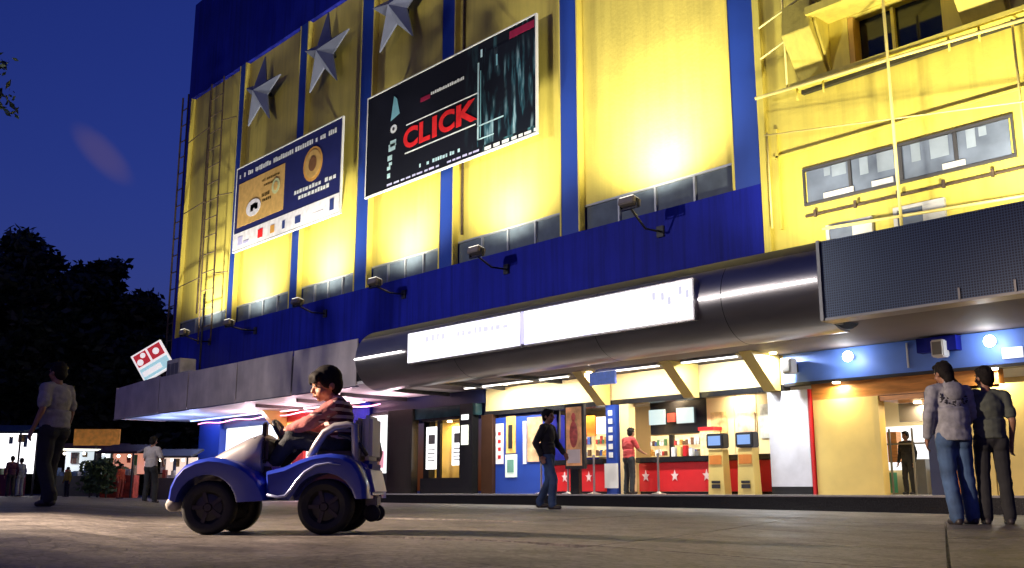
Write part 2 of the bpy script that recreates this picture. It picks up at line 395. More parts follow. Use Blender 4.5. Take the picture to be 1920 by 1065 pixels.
# yellow annex on the right
AX = -10.46
def YB(name, *boxes, m=M_yellow2, parent=None, bevel=0.): return B(name, m, *boxes, parent=parent, bevel=bevel)
YB('annex_wall', (AX, -8.52, 16.05, 16.4, 3.9, 16), (-8.52, -6.78, 16.05, 16.4, 3.9, 7.86), (-8.52, -6.78, 16.05, 16.4, 8.95, 16), (-6.78, 6, 16.05, 16.4, 3.9, 16))
YB('corner_trim', (AX-.03, AX+.12, 15.95, 16.047, 4.0, 16))
YB('corner_trim', (AX+.30, AX+.36, 15.98, 16.047, 5.2, 7.2))
B('ledge', M_yellow2, (-9.6, -5.0, 15.72, 16.047, 7.80, 7.88))
B('ledge_shadow_strip', M_dark, (-9.5, -5.3, 15.95, 16.047, 7.72, 7.79))  # solid dark strip painting in the shadow under the ledge
win = B('dark_window', M_glassdk, (-8.5, -6.8, 16.33, 16.38, 7.87, 8.94))
B('window_post', M_yellow2, (-7.78, -7.72, 16.24, 16.325, 7.87, 8.94), parent=win)
B('window_head', M_yellow2, (-9.0, -6.5, 15.4, 16.047, 8.97, 9.12))
B('window_reveal', mat('amber_reveal', (.5, .3, .06), .6), (-8.517, -8.42, 16.06, 16.32, 7.87, 8.94))
for x0, x1, zt in ((-9.55, -8.95, 9.0), (-6.42, -5.7, 9.0)):
    MB().loft([[(x0, 15.98, 8.0), (x1, 15.98, 8.0), (x1, 16.03, 7.95), (x0, 16.03, 7.95)],
               [(x0, 15.45, 8.75), (x1, 15.45, 8.75), (x1, 15.55, 8.95), (x0, 15.55, 8.95)],
               [(x0, 15.52, 9.35), (x1, 15.52, 9.35), (x1, 16.0, 9.5), (x0, 16.0, 9.5)]]).build('window_flap', M_yellow2, bld, world=True, bevel=.01)
    MB().prism([(15.6, 8.9), (16.04, 8.0), (16.04, 9.4), (15.6, 9.3)], 'x', x1+.004, x1+.05).build('flap_cheek', M_yellow2, bld, world=True)
strip = B('strip_window', mat('strip_window_frame', (.05, .05, .06), .4), (-9.62, -5.80, 16.0, 16.047, 5.54, 5.59), (-9.62, -5.80, 16.0, 16.047, 6.21, 6.26), (-9.62, -9.58, 16.0, 16.047, 5.593, 6.207), (-5.84, -5.80, 16.0, 16.047, 5.593, 6.207))
M_pane2 = mat('strip_pane', (.13, .16, .24), .2, var=.35, vscale=1.4)
M_curt = mat('pale_curtain', (.22, .27, .37), .7)
M_ref = mat('white_paper', (.55, .56, .6), .6)
sx = [-9.575, -8.66, -7.70, -6.74, -5.845]
for q in range(4):
    B('pane', M_pane2, (sx[q]+.03, sx[q+1]-.03, 16.02, 16.04, 5.6, 6.2), parent=strip)
    for (u0, u1, v0, v1) in ((.62, .95, .62, 1) if q == 0 else (.18, .36, .45, 1), (.55, .9, .4, 1) if q in (1, 2) else (.43, .58, .7, .98)):
        W = sx[q+1]-sx[q]-.06
        B('curtain', M_curt, (sx[q]+.03+u0*W, sx[q]+.03+u1*W, 16.012, 16.018, 5.6+.6*v0+.005, 5.6+.595*v1), parent=strip)
    if q < 3: B('window_post', MATS['strip_window_frame'], (sx[q+1]-.028, sx[q+1]+.028, 15.99, 16.047, 5.6, 6.2), parent=strip)
for x0, x1 in ((-9.2, -8.6), (-8.25, -7.85), (-6.98, -6.6)):
    B('sill_paper', M_ref, (x0, x1, 15.985, 16.0, 5.6, 5.7), parent=strip)
for x0, x1, t in ((-9.2, -8.3, 5.08), (-7.9, -7.0, 5.13)):
    f = B('low_window', M_ref, (x0, x1, 15.98, 16.047, t-.06, t), (x0, x0+.07, 15.98, 16.047, 4.5, t-.062), (x1-.38, x1, 15.98, 16.047, 4.5, t-.062))
    B('pane', M_pane2, (x0+.075, x1-.385, 16.0, 16.04, 4.5, t-.065), parent=f)
for z, x0 in ((5.32, -9.6), (6.62, -10.2)):
    B('wall_pipe', M_yellow2 if z > 6 else M_rust, (x0, -4.5, 15.98, 16.03, z, z+.035))
for k in range(7): B('pipe_clip', M_rust, (-9.4+.8*k, -9.35+.8*k, 15.94, 15.976, 5.28, 5.42))
# pipe rails hung in front of the annex
def pipes(name, paths, r, m, parent=bld):
    mb = MB()
    for p in paths: mb.tube(p, r, 8)
    return mb.build(name, m, parent, world=True, smooth=True)
M_rail = mat('pale_yellow_pipe', (.85, .72, .25), .4, var=.1)
for path, r in ((((-10.35, 15.7, 7.82), (-4.6, 15.7, 7.60)), .035), (((-10.2, 15.7, 7.02), (-4.6, 15.7, 6.15)), .014), (((-7.62, 15.68, 4.3), (-7.62, 15.68, 12)), .028),
                (((-9.1, 15.7, 4.95), (-4.6, 15.7, 4.74)), .028), (((-9.65, 15.72, 7.82), (-9.65, 15.72, 12)), .02), (((-10.2, 15.72, 8.6), (-9.0, 15.72, 9.0)), .02),
                (((-10.2, 15.72, 9.25), (-9.2, 15.72, 9.55)), .02), (((-5.55, 15.72, 4.3), (-5.55, 15.72, 7.7)), .022), (((-10.2, 15.8, 5.2), (-10.2, 15.8, 7.1)), .02)):
    pipes('rail_pipe', [path], r, M_rail)
for x in (-9.5, -8.95, -6.6, -6.1): pipes('rail_stub', [((x, 15.8, 7.79), (x, 15.8, 7.55))], .02, M_yellow2)

# ------------------------------------------------------------------ ground-floor frontage (parts of the building)
def P(name, m, x0, x1, z0, z1, y0=WY, y1=None, parent=None, bevel=0.): return B(name, m, (x0, x1, y0, y1 if y1 else y0+.22, z0, z1), parent=parent, bevel=bevel)
P('corner_column', M_bluemull, -37.0, -35.25, PZ, SZ-.01, 17.0, 17.5)
P('bright_window', glow('shop_window_glow', (.95, 1, .98), 1.5), -35.1, -31.3, .9, 2.62)
P('window_frame', M_navy, -35.24, -31.0, 2.63, SZ-.01, 17.1)
P('window_sill_wall', M_navy, -35.24, -26.5, PZ, .88)
P('red_pier', M_red, -30.0, -29.3, .9, 2.6, 17.1)
P('amber_window', glow('amber_glow', (1, .62, .2), 1.3), -31.25, -30.02, .9, 2.62)
P('pink_window', glow('pink_white_glow', (1, .78, .76), 1.5), -29.28, -26.5, .9, 2.45)
P('red_header', M_red, -30.98, -26.5, 2.64, SZ-.01, 17.1)
P('blue_pier', M_blue, -26.48, -25.4, PZ, SZ-.01, 17.05)
pl = P('poster_light_box', M_dark, -25.38, -24.4, PZ, 2.62, 17.1)
P('poster_face', glow('poster_glow', (.95, 1, 1), 1.35), -25.3, -24.5, .85, 2.55, 17.07, 17.095, parent=pl)
P('pink_print', mat('pink_print', (.8, .3, .4), .5, emit=(1, .5, .6), estr=.5), -24.85, -24.6, 1.0, 1.5, 17.055, 17.066, parent=pl)
P('pale_print', mat('pale_print', (.4, .6, .6), .5, emit=(.5, .75, .72), estr=.7), -25.2, -24.75, 1.62, 1.72, 17.055, 17.066, parent=pl)
P('frontage_wall', M_navy, -25.38, -20.2, 2.64, SZ-.01, 17.15)
P('dark_column', mat('dark_column_cladding', (.06, .055, .05), .25, .6), -24.2, -23.0, PZ, 2.63, 16.9)
P('header_glass', mat('teal_glass', (.02, .05, .06), .1, var=.4), -24.2, -20.3, 2.32, 2.62, 16.98)
P('dark_recess', M_black, -22.98, -22.72, PZ, 2.3, 17.3)
disp = P('display_window', M_black, -22.72, -20.95, PZ, .68, 17.0, 17.6)
P('display_head', M_black, -22.72, -20.95, 2.24, 2.31, 17.0, 17.6, parent=disp)
P('display_back', mat('amber_display_back', (.75, .45, .08), .5), -22.7, -20.96, .7, 2.23, 17.5, 17.58, parent=disp)
P('display_post', M_black, -22.0, -21.86, .69, 2.235, 17.02, 17.1, parent=disp)
P('price_board', M_white_glow, -22.66, -22.14, .93, 2.1, 17.15, 17.18, parent=disp)
P('price_board', M_white_glow, -21.5, -21.02, 1.02, 2.06, 17.15, 17.18, parent=disp)
for x in (-22.55, -21.4):
    P('board_print', M_grey, x, x+.3, 1.62, 1.88, 17.14, 17.147, parent=disp)
    for z in (1.45, 1.35, 1.25, 1.15): P('board_line', M_grey, x-.03, x+.3, z, z+.03, 17.14, 17.147, parent=disp)
bp = P('black_pillar', M_black, -20.93, -20.4, PZ, 2.63, 16.95)
P('pillar_notice', glow('notice_glow', (.95, 1, .8), .9), -20.84, -20.55, 1.54, 2.06, 16.93, 16.946, parent=bp)
P('pillar_notice', glow('notice_white_glow', (1, 1, 1), 1.2), -20.84, -20.55, 2.2, 2.34, 16.93, 16.946, parent=bp)
P('brown_pier', mat('brown_mirror', (.10, .05, .03), .15, .5), -20.2, -19.76, PZ, 2.3, 17.1)
# ticket hall shell
P('hall_back_wall', M_cream, -20.1, -4.5, PZ, 2.9, 19.6)
B('hall_ceiling', M_white, (-20.1, -4.5, 17.45, 19.58, 2.45, 2.52))
P('lintel', M_cream, -20.14, -11.02, 2.4, SZ-.01, WY, WY+.2)
P('lintel_beam', M_black, -20.14, -11.02, 2.28, 2.397, WY-.05, WY+.2)
bw = P('booth_front', M_bluemull, -19.74, -17.9, PZ, 2.2, WY)
P('booth_side', M_blue, -17.9, -17.75, PZ, 2.2, WY, 19)
M_slot = mat('booth_print', (.75, .72, .70), .5, emit=(1, .85, .8), estr=.3)
P('notice_strip', M_slot, -19.70, -19.42, 1.02, 2.05, 17.17, 17.197, parent=bw)
for z in (1.15, 1.35, 1.55, 1.75): P('strip_mark', M_red, -19.6, -19.5, z, z+.09, 17.155, 17.166, parent=bw)
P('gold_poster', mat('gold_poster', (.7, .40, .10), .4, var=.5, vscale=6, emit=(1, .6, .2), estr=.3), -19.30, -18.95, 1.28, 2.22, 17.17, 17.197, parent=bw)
P('dark_figure_print', M_dark, -19.2, -19.05, 1.4, 2.0, 17.155, 17.166, parent=bw)
P('framed_notice', mat('pale_notice', (.7, .8, .72), .5, emit=(.8, 1, .85), estr=.35), -19.33, -18.9, .68, 1.25, 17.17, 17.197, parent=bw)
P('green_print', mat('green_print', (.15, .35, .28), .5), -19.24, -19.0, .8, 1.12, 17.155, 17.166, parent=bw)
P('slim_strip', M_slot, -18.66, -18.55, 1.0, 2.07, 17.17, 17.197, parent=bw)
P('booth_opening', mat('booth_inside', (.5, .3, .16), .5, var=.6, vscale=5, emit=(1, .6, .35), estr=.25), -18.5, -17.95, 1.05, 2.15, 17.17, 17.197, parent=bw)
# pillars between the counters
P('sign_column', M_bluemull, -15.66, -15.36, PZ, 2.27, 17.0)
P('column_base', M_white, -15.7, -15.3, .4, .95, 16.97, 16.997)
for k in range(6): P('column_letter', M_white, -15.57, -15.45, 1.08+.19*k, 1.2+.19*k, 16.985, 16.997)
P('cream_pillar', M_cream, -15.28, -15.0, PZ, 2.27, 17.05)
# monitors and shelves behind the counter
P('menu_wall', M_black, -15.0, -13.35, 1.6, 2.4, 17.8)
for x in (-15.0, -14.2): P('menu_screen', M_screen, x, x+.46, 1.82, 2.16, 17.75, 17.79)
P('menu_sign', mat('red_menu_sign', (.4, .05, .04), .4, emit=(1, .2, .12), estr=.3), -14.47, -14.25, 1.86, 2.06, 17.75, 17.79)
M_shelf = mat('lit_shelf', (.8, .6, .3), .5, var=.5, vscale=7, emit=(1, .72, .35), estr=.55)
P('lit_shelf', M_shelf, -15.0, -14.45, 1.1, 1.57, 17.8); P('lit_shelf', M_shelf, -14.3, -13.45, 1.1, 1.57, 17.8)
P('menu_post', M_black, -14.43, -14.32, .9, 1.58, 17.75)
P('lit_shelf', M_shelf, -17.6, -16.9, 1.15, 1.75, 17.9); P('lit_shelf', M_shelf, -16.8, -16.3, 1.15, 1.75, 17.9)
P('menu_screen', M_white_glow, -17.6, -17.2, 1.8, 2.25, 17.85, 17.89); P('menu_screen', M_white_glow, -16.75, -16.35, 1.7, 2.1, 17.85, 17.89)
P('menu_board', M_dark, -18.05, -17.68, 1.6, 2.3, 17.5, 17.55)
P('orange_panel', M_orange, -17.15, -16.8, 1.65, 2.15, 17.86, 17.895)
def packs(x0, x1, z, y, n, hmax):
    for k in range(n):
        w = (x1-x0)/n; xx = x0+k*w
        P('shelf_pack', rnd.choice(PACKS), xx+.01, xx+w-.008, z, z+rnd.uniform(.5, 1)*hmax, y, y+.05)
PACKS = [mat('pack_'+n_, c_, .5, var=.4, vscale=20) for n_, c_ in (('red', (.5, .05, .04)), ('amber', (.6, .3, .05)), ('white', (.7, .68, .62)), ('brown', (.15, .07, .03)), ('green', (.08, .2, .08)), ('blue', (.05, .1, .35)))]
for x0, x1 in ((-14.98, -14.5), (-14.28, -13.5)):
    for z in (1.12, 1.34): packs(x0, x1, z, 17.73, 7 if x1 < -14 else 10, .17)
for x0, x1 in ((-17.58, -16.95), (-16.78, -16.35)):
    for z in (1.17, 1.45): packs(x0, x1, z, 17.83, 6, .2)
for x0, z0, z1, m_ in ((-13.2, 1.3, 2.0, 'amber'), (-12.5, 1.25, 1.95, 'red'), (-11.95, 1.4, 2.1, 'blue')):
    P('wall_poster', mat('poster_'+m_, {'amber': (.6, .42, .16), 'red': (.55, .38, .25), 'blue': (.5, .5, .45)}[m_], .4, var=.55, vscale=5), x0, x0+.42, z0, z1, 17.67, 17.695)
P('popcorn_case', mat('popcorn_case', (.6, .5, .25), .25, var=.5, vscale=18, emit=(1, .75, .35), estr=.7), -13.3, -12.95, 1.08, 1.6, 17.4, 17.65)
P('case_frame', M_red, -13.33, -12.92, 1.605, 1.68, 17.38, 17.67)
# cream panelling and the white bay
for x0, x1 in ((-13.32, -12.62), (-12.6, -12.05), (-12.03, -11.42)): P('cream_wall_panel', M_cream, x0, x1, PZ, 2.39, 17.7)
P('white_bay', mat('white_bay_board', (.72, .72, .78), .35), -11.40, -10.5, .42, 2.27, WY-.05)
P('bay_plinth', M_black, -11.40, -10.5, PZ, .418, WY-.06)
P('bay_edge', M_red, -10.49, -10.44, PZ, 2.27, WY-.05)
P('yellow_shutter', M_creamy, -10.42, -9.2, PZ, 2.05, WY)
P('amber_header', M_wood, -10.43, -6.9, 2.05, 2.4, WY)
P('door_post', M_creamy, -9.18, -9.06, PZ, 2.045, WY-.04)
P('yellow_shutter', M_creamy, -7.08, -4.0, PZ, 2.1, WY)
P('shutter_wall', M_creamy, -7.9, -7.1, PZ, 2.1, WY)
P('navy_door', M_navy, -8.2, -7.9, PZ, 2.045, WY-.02)
P('blue_wall_band', M_bluew, -11.0, 4, 2.42, SZ-.01, WY-.03)
P('band_trim', M_dark, -11.0, 4, 2.36, 2.417, WY-.06)
P('band_box', M_blue, -8.15, -7.45, 2.72, 2.97, WY-.25, WY-.035)
P('band_conduit', M_white, -8.44, -8.41, 2.5, 2.95, WY-.06, WY-.033)
B('doorway_soffit', M_wood, (-9.05, -8.2, WY, WY+1.2, 1.95, 2.04))
P('doorway_transom', M_grey, -9.05, -8.2, 1.6, 1.94, WY+.7, WY+.76)
P('foyer_back', glow('foyer_glow', (.95, .98, 1), 1.1), -10.6, -9.0, .75, 1.62, 19.4, 19.45)
cloth_green = mat('green_board', (.04, .20, .08), .6)
for x, z0, z1, m_ in ((-10.4, PZ, .85, cloth_green), (-10.1, .3, .7, cloth_green), (-9.95, .9, 1.5, M_wood), (-9.4, PZ, .95, M_grey), (-9.1, 1.0, 1.45, M_cream), (-10.55, 1.45, 1.62, M_navy)): P('foyer_fitting', m_, x, x+.2, z0, z1, 19.1, 19.3)
for x in (-9.75, -9.45, -9.0): P('foyer_post', M_grey, x, x+.03, PZ, 1.5, 18.2, 18.23)
P('foyer_rail', M_grey, -9.75, -8.4, 1.2, 1.23, 18.24, 18.27)

# ------------------------------------------------------------------ canopy
can = thing('entrance_canopy', 'long metal-clad canopy with bare sheet fascia over the cinema entrance', 'canopy', (-24, 14, 3))
def Cn(name, m, *boxes, parent=None, bevel=0.): return B(name, m, *boxes, parent=parent or can, bevel=bevel)
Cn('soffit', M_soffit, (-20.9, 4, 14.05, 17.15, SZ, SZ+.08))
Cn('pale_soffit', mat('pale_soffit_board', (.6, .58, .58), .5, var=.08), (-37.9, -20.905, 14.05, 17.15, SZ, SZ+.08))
Cn('canopy_roof', M_grey, (-37.9, 4, 14.1, 15.97, 4.0, 4.08))
Cn('end_panel', M_sheet, (-37.95, -37.9, 14.03, 16.0, 2.98, 4.15))
fx = [(-37.88, -33.95, 4.02), (-33.9, -31.55, 4.22), (-31.5, -28.15, 4.20), (-28.1, -24.78, 4.20), (-24.72, -21.5, 4.19)]
for i, (a, b, t) in enumerate(fx):
    M = Euler((rnd.uniform(-.03, .03), 0, rnd.uniform(-.012, .012))).to_matrix()
    if i == 0:
        MB().loft([[(a, 14.02, 2.98), (b, 14.02, 2.98), (b, 14.05, 2.98), (a, 14.05, 2.98)], [(a, 14.02, 4.12), (b, 14.02, 4.28), (b, 14.05, 4.28), (a, 14.05, 4.12)]]).build('fascia_panel', M_sheet, can, world=True)
    else: MB().box(a+.02, b-.02, 14.0, 14.03, 2.97, t, M).build('fascia_panel', M_sheet, can, world=True)
Cn('fascia_edge', M_steel, (-37.9, -21.4, 13.98, 14.02, 2.93, 2.965))
Cn('rear_frame', M_dark, (-37.85, -21.4, 14.055, 14.09, 3.1, 4.0))
# gussets under the canopy
for x in (-30.6, -15.75, -13.2, -11.2):
    MB().prism([(16.15, SZ-.004), (17.12, SZ-.004), (17.12, 2.28), (16.95, 2.28)], 'x', x-.14, x+.14).build('gusset', M_creamy, can, world=True)
for x in (-28.5, -26, -23.6, -21.6, -19.3, -17.2):
    Cn('soffit_rib', M_dark if x > -24 else M_soffit, (x-.05, x+.05, 14.9, 17.1, SZ-.10, SZ-.003))
# rounded marquee drum
CY, CZ, CR = 14.42, 3.58, .76
def drum(a0, a1, r0, r1, x0, x1, n=40, y=CY):
    rings = []
    for k in range(n+1):
        a = math.radians(a0 + (a1-a0)*k/n)
        rings.append([(x, y - r*math.cos(a), CZ + r*math.sin(a)) for x, r in ((x0, r0), (x0, r1), (x1, r1), (x1, r0))])
    return MB().loft(rings)
dr = drum(-100, 42, CR-.04, CR, -21.05, -8.06).build('marquee_drum', M_chrome, can, world=True, smooth=True, auto=40)
drum(42.2, 88, CR-.04, CR, -21.05, -8.06).build('drum_top_shade', mat('painted_drum_shade', (.05, .05, .065), .6, .2), dr, world=True, smooth=True, auto=40)  # upper drum coloured matt dark, painting in its dark reflection
for x in (-21.05, -8.10):
    MB().lathe([(0.001, 0), (CR-.045, 0), (CR-.045, .04), (0.001, .04)], Matrix.Translation((x, CY, CZ)) @ Matrix.Rotation(PI/2, 4, 'Y'), 40).build('drum_end', M_dark, dr, world=True)
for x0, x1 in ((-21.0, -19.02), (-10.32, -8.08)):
    MB().tube([(x0, CY-CR-.05, CZ-.02), (x1, CY-CR-.05, CZ-.02)], .022, 8).build('highlight_tube', M_highlight, dr, world=True, smooth=True)  # glowing tube added in place of a reflected highlight along the drum
for x in (-17.2, -12.9, -9.9): drum(-100, 42, CR, CR+.003, x, x+.012).build('drum_seam', M_dark, dr, world=True, smooth=True)

# lit sign on the drum
def sign_material():
    m = mat('lit_sign_sheet', (.8, .8, .8), .4, emit=(1, 1, 1), estr=1.6)
    t = m.node_tree; b = t.nodes['Principled BSDF']; nn = t.nodes.new; lk = t.links.new
    co = nn('ShaderNodeTexCoord'); n = nn('ShaderNodeTexNoise'); n.inputs['Scale'].default_value = 1.1; n.inputs['Detail'].default_value = 2
    lk(co.outputs['Object'], n.inputs['Vector'])
    r = nn('ShaderNodeValToRGB'); lk(n.outputs[0], r.inputs[0]); e = r.color_ramp.elements
    e[0].position = .36; e[0].color = (.62, .6, .95, 1); e[1].position = .5; e[1].color = (1, 1, 1, 1)
    x = e.new(.62); x.color = (1, .97, 1, 1); x = e.new(.74); x.color = (.85, .72, 1, 1)
    lk(r.outputs[0], b.inputs['Emission Color']); return m
M_sign = sign_material()
sg = thing('marquee_light_box', 'white back-lit cinema sign glowing on the rounded canopy drum', 'sign', (-15, 13.5, 3.3))
for x0, x1 in ((-18.72, -14.80), (-14.72, -10.40)):
    fr = B('light_box', M_steel, (x0, x1, 13.58, 13.72, 3.22, 3.96), parent=sg, bevel=.01)
    B('sign_face', M_sign, (x0+.03, x1-.03, 13.56, 13.578, 3.25, 3.93), parent=fr)
B('sign_joint', glow('lilac_sheet', (.55, .52, .95), .9), (-14.796, -14.724, 13.57, 13.7, 3.28, 3.94), parent=sg)
M_let = mat('faint_sign_letter', (.5, .5, .6), .5, emit=(.6, .6, .72), estr=1.0)
x = -18.0
while x < -15.2:
    w = rnd.uniform(.08, .2)
    if rnd.random() < .8: B('sign_mark', M_let, (x, x+w*.7, 13.553, 13.559, 3.66, 3.66+rnd.uniform(.06, .16)), parent=sg)
    x += w+.05
for x, z in ((-11.3, 3.68), (-11.1, 3.65), (-10.95, 3.55), (-10.7, 3.7), (-10.55, 3.62)): B('sign_mark', M_let, (x, x+.07, 13.553, 13.559, z, z+.14), parent=sg)

# LED mesh screen
def mesh_material():
    m = bpy.data.materials.new('led_mesh'); m.use_nodes = True
    t = m.node_tree; b = t.nodes['Principled BSDF']; nn = t.nodes.new; lk = t.links.new
    b.inputs['Roughness'].default_value = .35; b.inputs['Metallic'].default_value = .3
    co = nn('ShaderNodeTexCoord'); sp = nn('ShaderNodeSeparateXYZ'); lk(co.outputs['Object'], sp.inputs[0])
    outs = []
    for ax in ('X', 'Z'):
        mu = nn('ShaderNodeMath'); mu.operation = 'MULTIPLY'; mu.inputs[1].default_value = 26; lk(sp.outputs[ax], mu.inputs[0])
        fr = nn('ShaderNodeMath'); fr.operation = 'FRACT'; lk(mu.outputs[0], fr.inputs[0])
        gt = nn('ShaderNodeMath'); gt.operation = 'GREATER_THAN'; gt.inputs[1].default_value = .35; lk(fr.outputs[0], gt.inputs[0]); outs.append(gt)
    ml = nn('ShaderNodeMath'); ml.operation = 'MULTIPLY'; lk(outs[0].outputs[0], ml.inputs[0]); lk(outs[1].outputs[0], ml.inputs[1])
    r = nn('ShaderNodeMix'); r.data_type = 'RGBA'; lk(ml.outputs[0], r.inputs['Factor'])
    r.inputs['A'].default_value = (.05, .085, .15, 1); r.inputs['B'].default_value = (.008, .013, .035, 1)
    lk(r.outputs['Result'], b.inputs['Base Color'])
    bp = nn('ShaderNodeBump'); bp.inputs['Strength'].default_value = .6; bp.inputs['Distance'].default_value = .02; bp.invert = True
    lk(ml.outputs[0], bp.inputs['Height']); lk(bp.outputs[0], b.inputs['Normal'])
    return m
M_mesh = mesh_material()
ls = thing('mesh_screen', 'dark fine-mesh display screen fixed along the right of the canopy', 'screen', (-5, 14, 2.9))
B('screen_mesh', M_mesh, (-7.97, 4, 13.66, 13.72, 2.94, 4.15), parent=ls)
B('screen_frame', M_grey, (-8.03, -7.975, 13.62, 14.2, 2.90, 4.17), (-7.97, 4, 13.64, 14.0, 2.90, 2.937), parent=ls)
B('screen_box', M_dark, (-7.97, 4, 13.725, 14.0, 2.94, 4.12), parent=ls)
for x in (-5.9, -5.15): B('screen_bracket', M_grey, (x, x+.03, 13.63, 13.657, 2.94, 3.10), parent=ls)

# neon and lamps under the canopy
nl = tag(MB().tube([(-36.8+.35*k, 16.85, 2.86+.03*math.sin(k*.9)) for k in range(36)], .022, 6).build('soffit_neon', M_pink, smooth=True), 'pink neon line waving along the wall under the canopy end', 'neon light')
for x in (-36.2, -34.0): lamp('blue_soffit_fill', 'AREA', nl, (x, 15.3, 2.2), 40, (.3, .42, 1), .5, .2, (0, -.1, 1))  # added lamps with no fixture, brightening the soffit in blue
for x in (-31.5, -28.5, -25.5, -23): lamp('pink_soffit_fill', 'AREA', nl, (x, 16.2, 2.3), 38, (1, .62, .74), .5, .2, (0, -.35, 1))  # likewise added without fixtures, pink fill for the soffit
def soffit_batten(x0, x1, y, label, power, col, cname):
    t = thing('batten_lamp', label, 'lamp', ((x0+x1)/2, y, SZ), 0)
    h = (x1-x0)/2
    MB().box(-h, h, -.06, .06, -.05, -.004).build('lamp_tray', M_white, t)
    MB().box(-h+.02, h-.02, -.035, .035, -.075, -.052).build('tube', glow(cname, col, 4), t)
    lamp('batten_light', 'AREA', t, (0, 0, -.09), power, col, (x1-x0)*.9, .08, (0, .35, -1))
    return t
soffit_batten(-20.0, -16.2, 16.35, 'white tube lamp under the canopy left of the yellow gussets', 150, (1, .95, .84), 'tube_white')
soffit_batten(-15.3, -13.5, 16.35, 'white tube lamp under the canopy above the poster stand', 80, (1, .93, .8), 'tube_white')
soffit_batten(-12.9, -11.5, 16.35, 'white tube lamp under the canopy above the ticket kiosks', 85, (.95, 1, 1), 'tube_cool')
soffit_batten(-36.5, -31, 16.4, 'blue tube lamp under the left end of the canopy', 45, (.3, .45, 1), 'tube_blue')
soffit_batten(-30, -25, 16.6, 'pink tube lamp under the canopy behind the boy', 45, (1, .55, .6), 'tube_pink')
for i, (x, lb) in enumerate(((-9.5, 'round wall lamp glowing above the yellow shutter'), (-6.9, 'round wall lamp glowing above the man in dark trousers'))):
    t = thing('wall_lamp', lb, 'lamp', (x, WY-.16, 2.80), 0, 'lamps on the blue wall band')
    MB().lathe([(0.001, 0), (.05, 0), (.05, .12), (.001, .12)], Matrix.Rotation(-PI/2, 4, 'X'), 12).build('lamp_arm', M_white, t)
    MB().ell((0, -.05, 0), .10, .07, .10).build('globe', M_globe, t, smooth=True)
    lamp('wall_lamp_light', 'POINT', t, (0, -.24, -.06), 9, (.92, .97, 1), .08)
for x, z, lb in ((-10.72, 2.72, 'white box speaker beside the right-hand yellow gusset'), (-7.72, 2.75, 'white box speaker on the blue wall above the man in the grey jacket')):
    t = thing('wall_speaker', lb, 'speaker', (x, WY-.28, z), 0, 'white wall speakers')
    MB().box(-.11, .11, -.12, .12, -.15, .15).build('speaker_case', M_white, t, bevel=.02)
    MB().box(-.05, .05, .12, .245, -.1, .06).build('wall_mount', M_dark, t)
    MB().box(-.08, .08, -.128, -.1215, -.11, .11).build('grille', M_grey, t)
tag(MB().box(-6.78, -6.45, WY-.06, WY-.034, 2.5, 2.68).build('wall_notice', glow('notice_sheet', (1, 1, 1), .7)), 'small white notice under the right wall lamp', 'notice')
tag(MB().box(-15.2, -14.45, 16.0, 16.06, 2.62, 2.9).build('hanging_sign', mat('blue_white_sign', (.05, .08, .4), .4, var=.9, vscale=5, emit=(.2, .3, .8), estr=.4)), 'small blue and white sign hanging by the red gusset under the canopy', 'sign')

# downlights in hall and doorway
def downlight(x, y, z, label, power, col=(1, .72, .4)):
    t = thing('downlight', label, 'lamp', (x, y, z), 0, 'warm ceiling downlights')
    MB().lathe([(.001, -.03), (.07, -.03), (.075, 0), (.001, 0)], n=16).build('lens', M_warm_glow, t)
    lamp('downlight_light', 'AREA', t, (0, 0, -.05), power, col, .14, None, (0, 0, -1))
downlight(-8.6, WY+.55, 1.94, 'warm downlight over the open doorway', 22)
downlight(-9.8, WY-.16, 2.35, 'warm downlight above the left yellow shutter', 26, (1, .86, .55))
downlight(-6.9, WY-.16, 2.35, 'warm downlight above the right yellow shutter', 24, (1, .86, .55))
downlight(-10.95, WY-.45, SZ, 'white downlight over the white bay', 75, (.95, .97, 1))
downlight(-17.0, 17.75, 2.44, 'warm downlight over the left ticket counter', 40)
downlight(-14.2, 17.65, 2.44, 'warm downlight over the long ticket counter', 40)
downlight(-12.4, 17.45, 2.44, 'warm downlight over the ticket kiosks', 40, (1, .85, .65))
downlight(-21.8, 17.3, 2.235, 'warm downlight inside the display window', 14, (1, .8, .4))
downlight(-18.8, WY-.5, SZ, 'white downlight over the blue booth', 26, (1, .95, .9))
downlight(-15.6, 16.4, SZ, 'white downlight over the poster stand', 22, (1, .95, .9))
downlight(-8.6, 18.9, 2.44, 'white downlight deep in the foyer', 40, (.95, .98, 1))

# ------------------------------------------------------------------ floodlights, with their lamps
def floodlight(x, z, label, power, y=15.0, w=.42):
    t = thing('floodlight', label, 'floodlight', (x, 15.98, 5.72), 0, 'floodlights under the yellow panels')
    dy = y-15.98; dz = z-5.72
    MB().tube([(0, -.02, 0), (0, dy*.5, -.02), (0, dy, dz-.12)], .025, 8).build('arm', M_dark, t, smooth=True)
    MB().box(-.09, .09, -.03, .018, -.12, .12).build('wall_plate', M_dark, t)
    tilt = Euler((math.radians(-14), 0, 0)).to_matrix()
    MB().obox((0, dy, dz-.02), w, .26, .16, tilt).build('housing', M_lampg, t, bevel=.02)
    MB().obox((0, dy, dz+.068), w-.06, .20, .01, tilt).build('glass', glow('flood_glass', (1, .93, .75), 1.6), t)
    MB().box(-w/2-.03, -w/2-.005, dy-.04, dy+.04, dz-.14, dz+.02).box(w/2+.005, w/2+.03, dy-.04, dy+.04, dz-.14, dz+.02).box(-w/2-.03, w/2+.03, dy-.04, dy+.04, dz-.165, dz-.142).build('yoke', M_dark, t)
    lamp('flood_light', 'SPOT', t, (0, dy+.02, dz+.11), power, (1, .94, .72), .12, aim=(0, .02, 1), spot=157, blend=1.)
FP = 1950
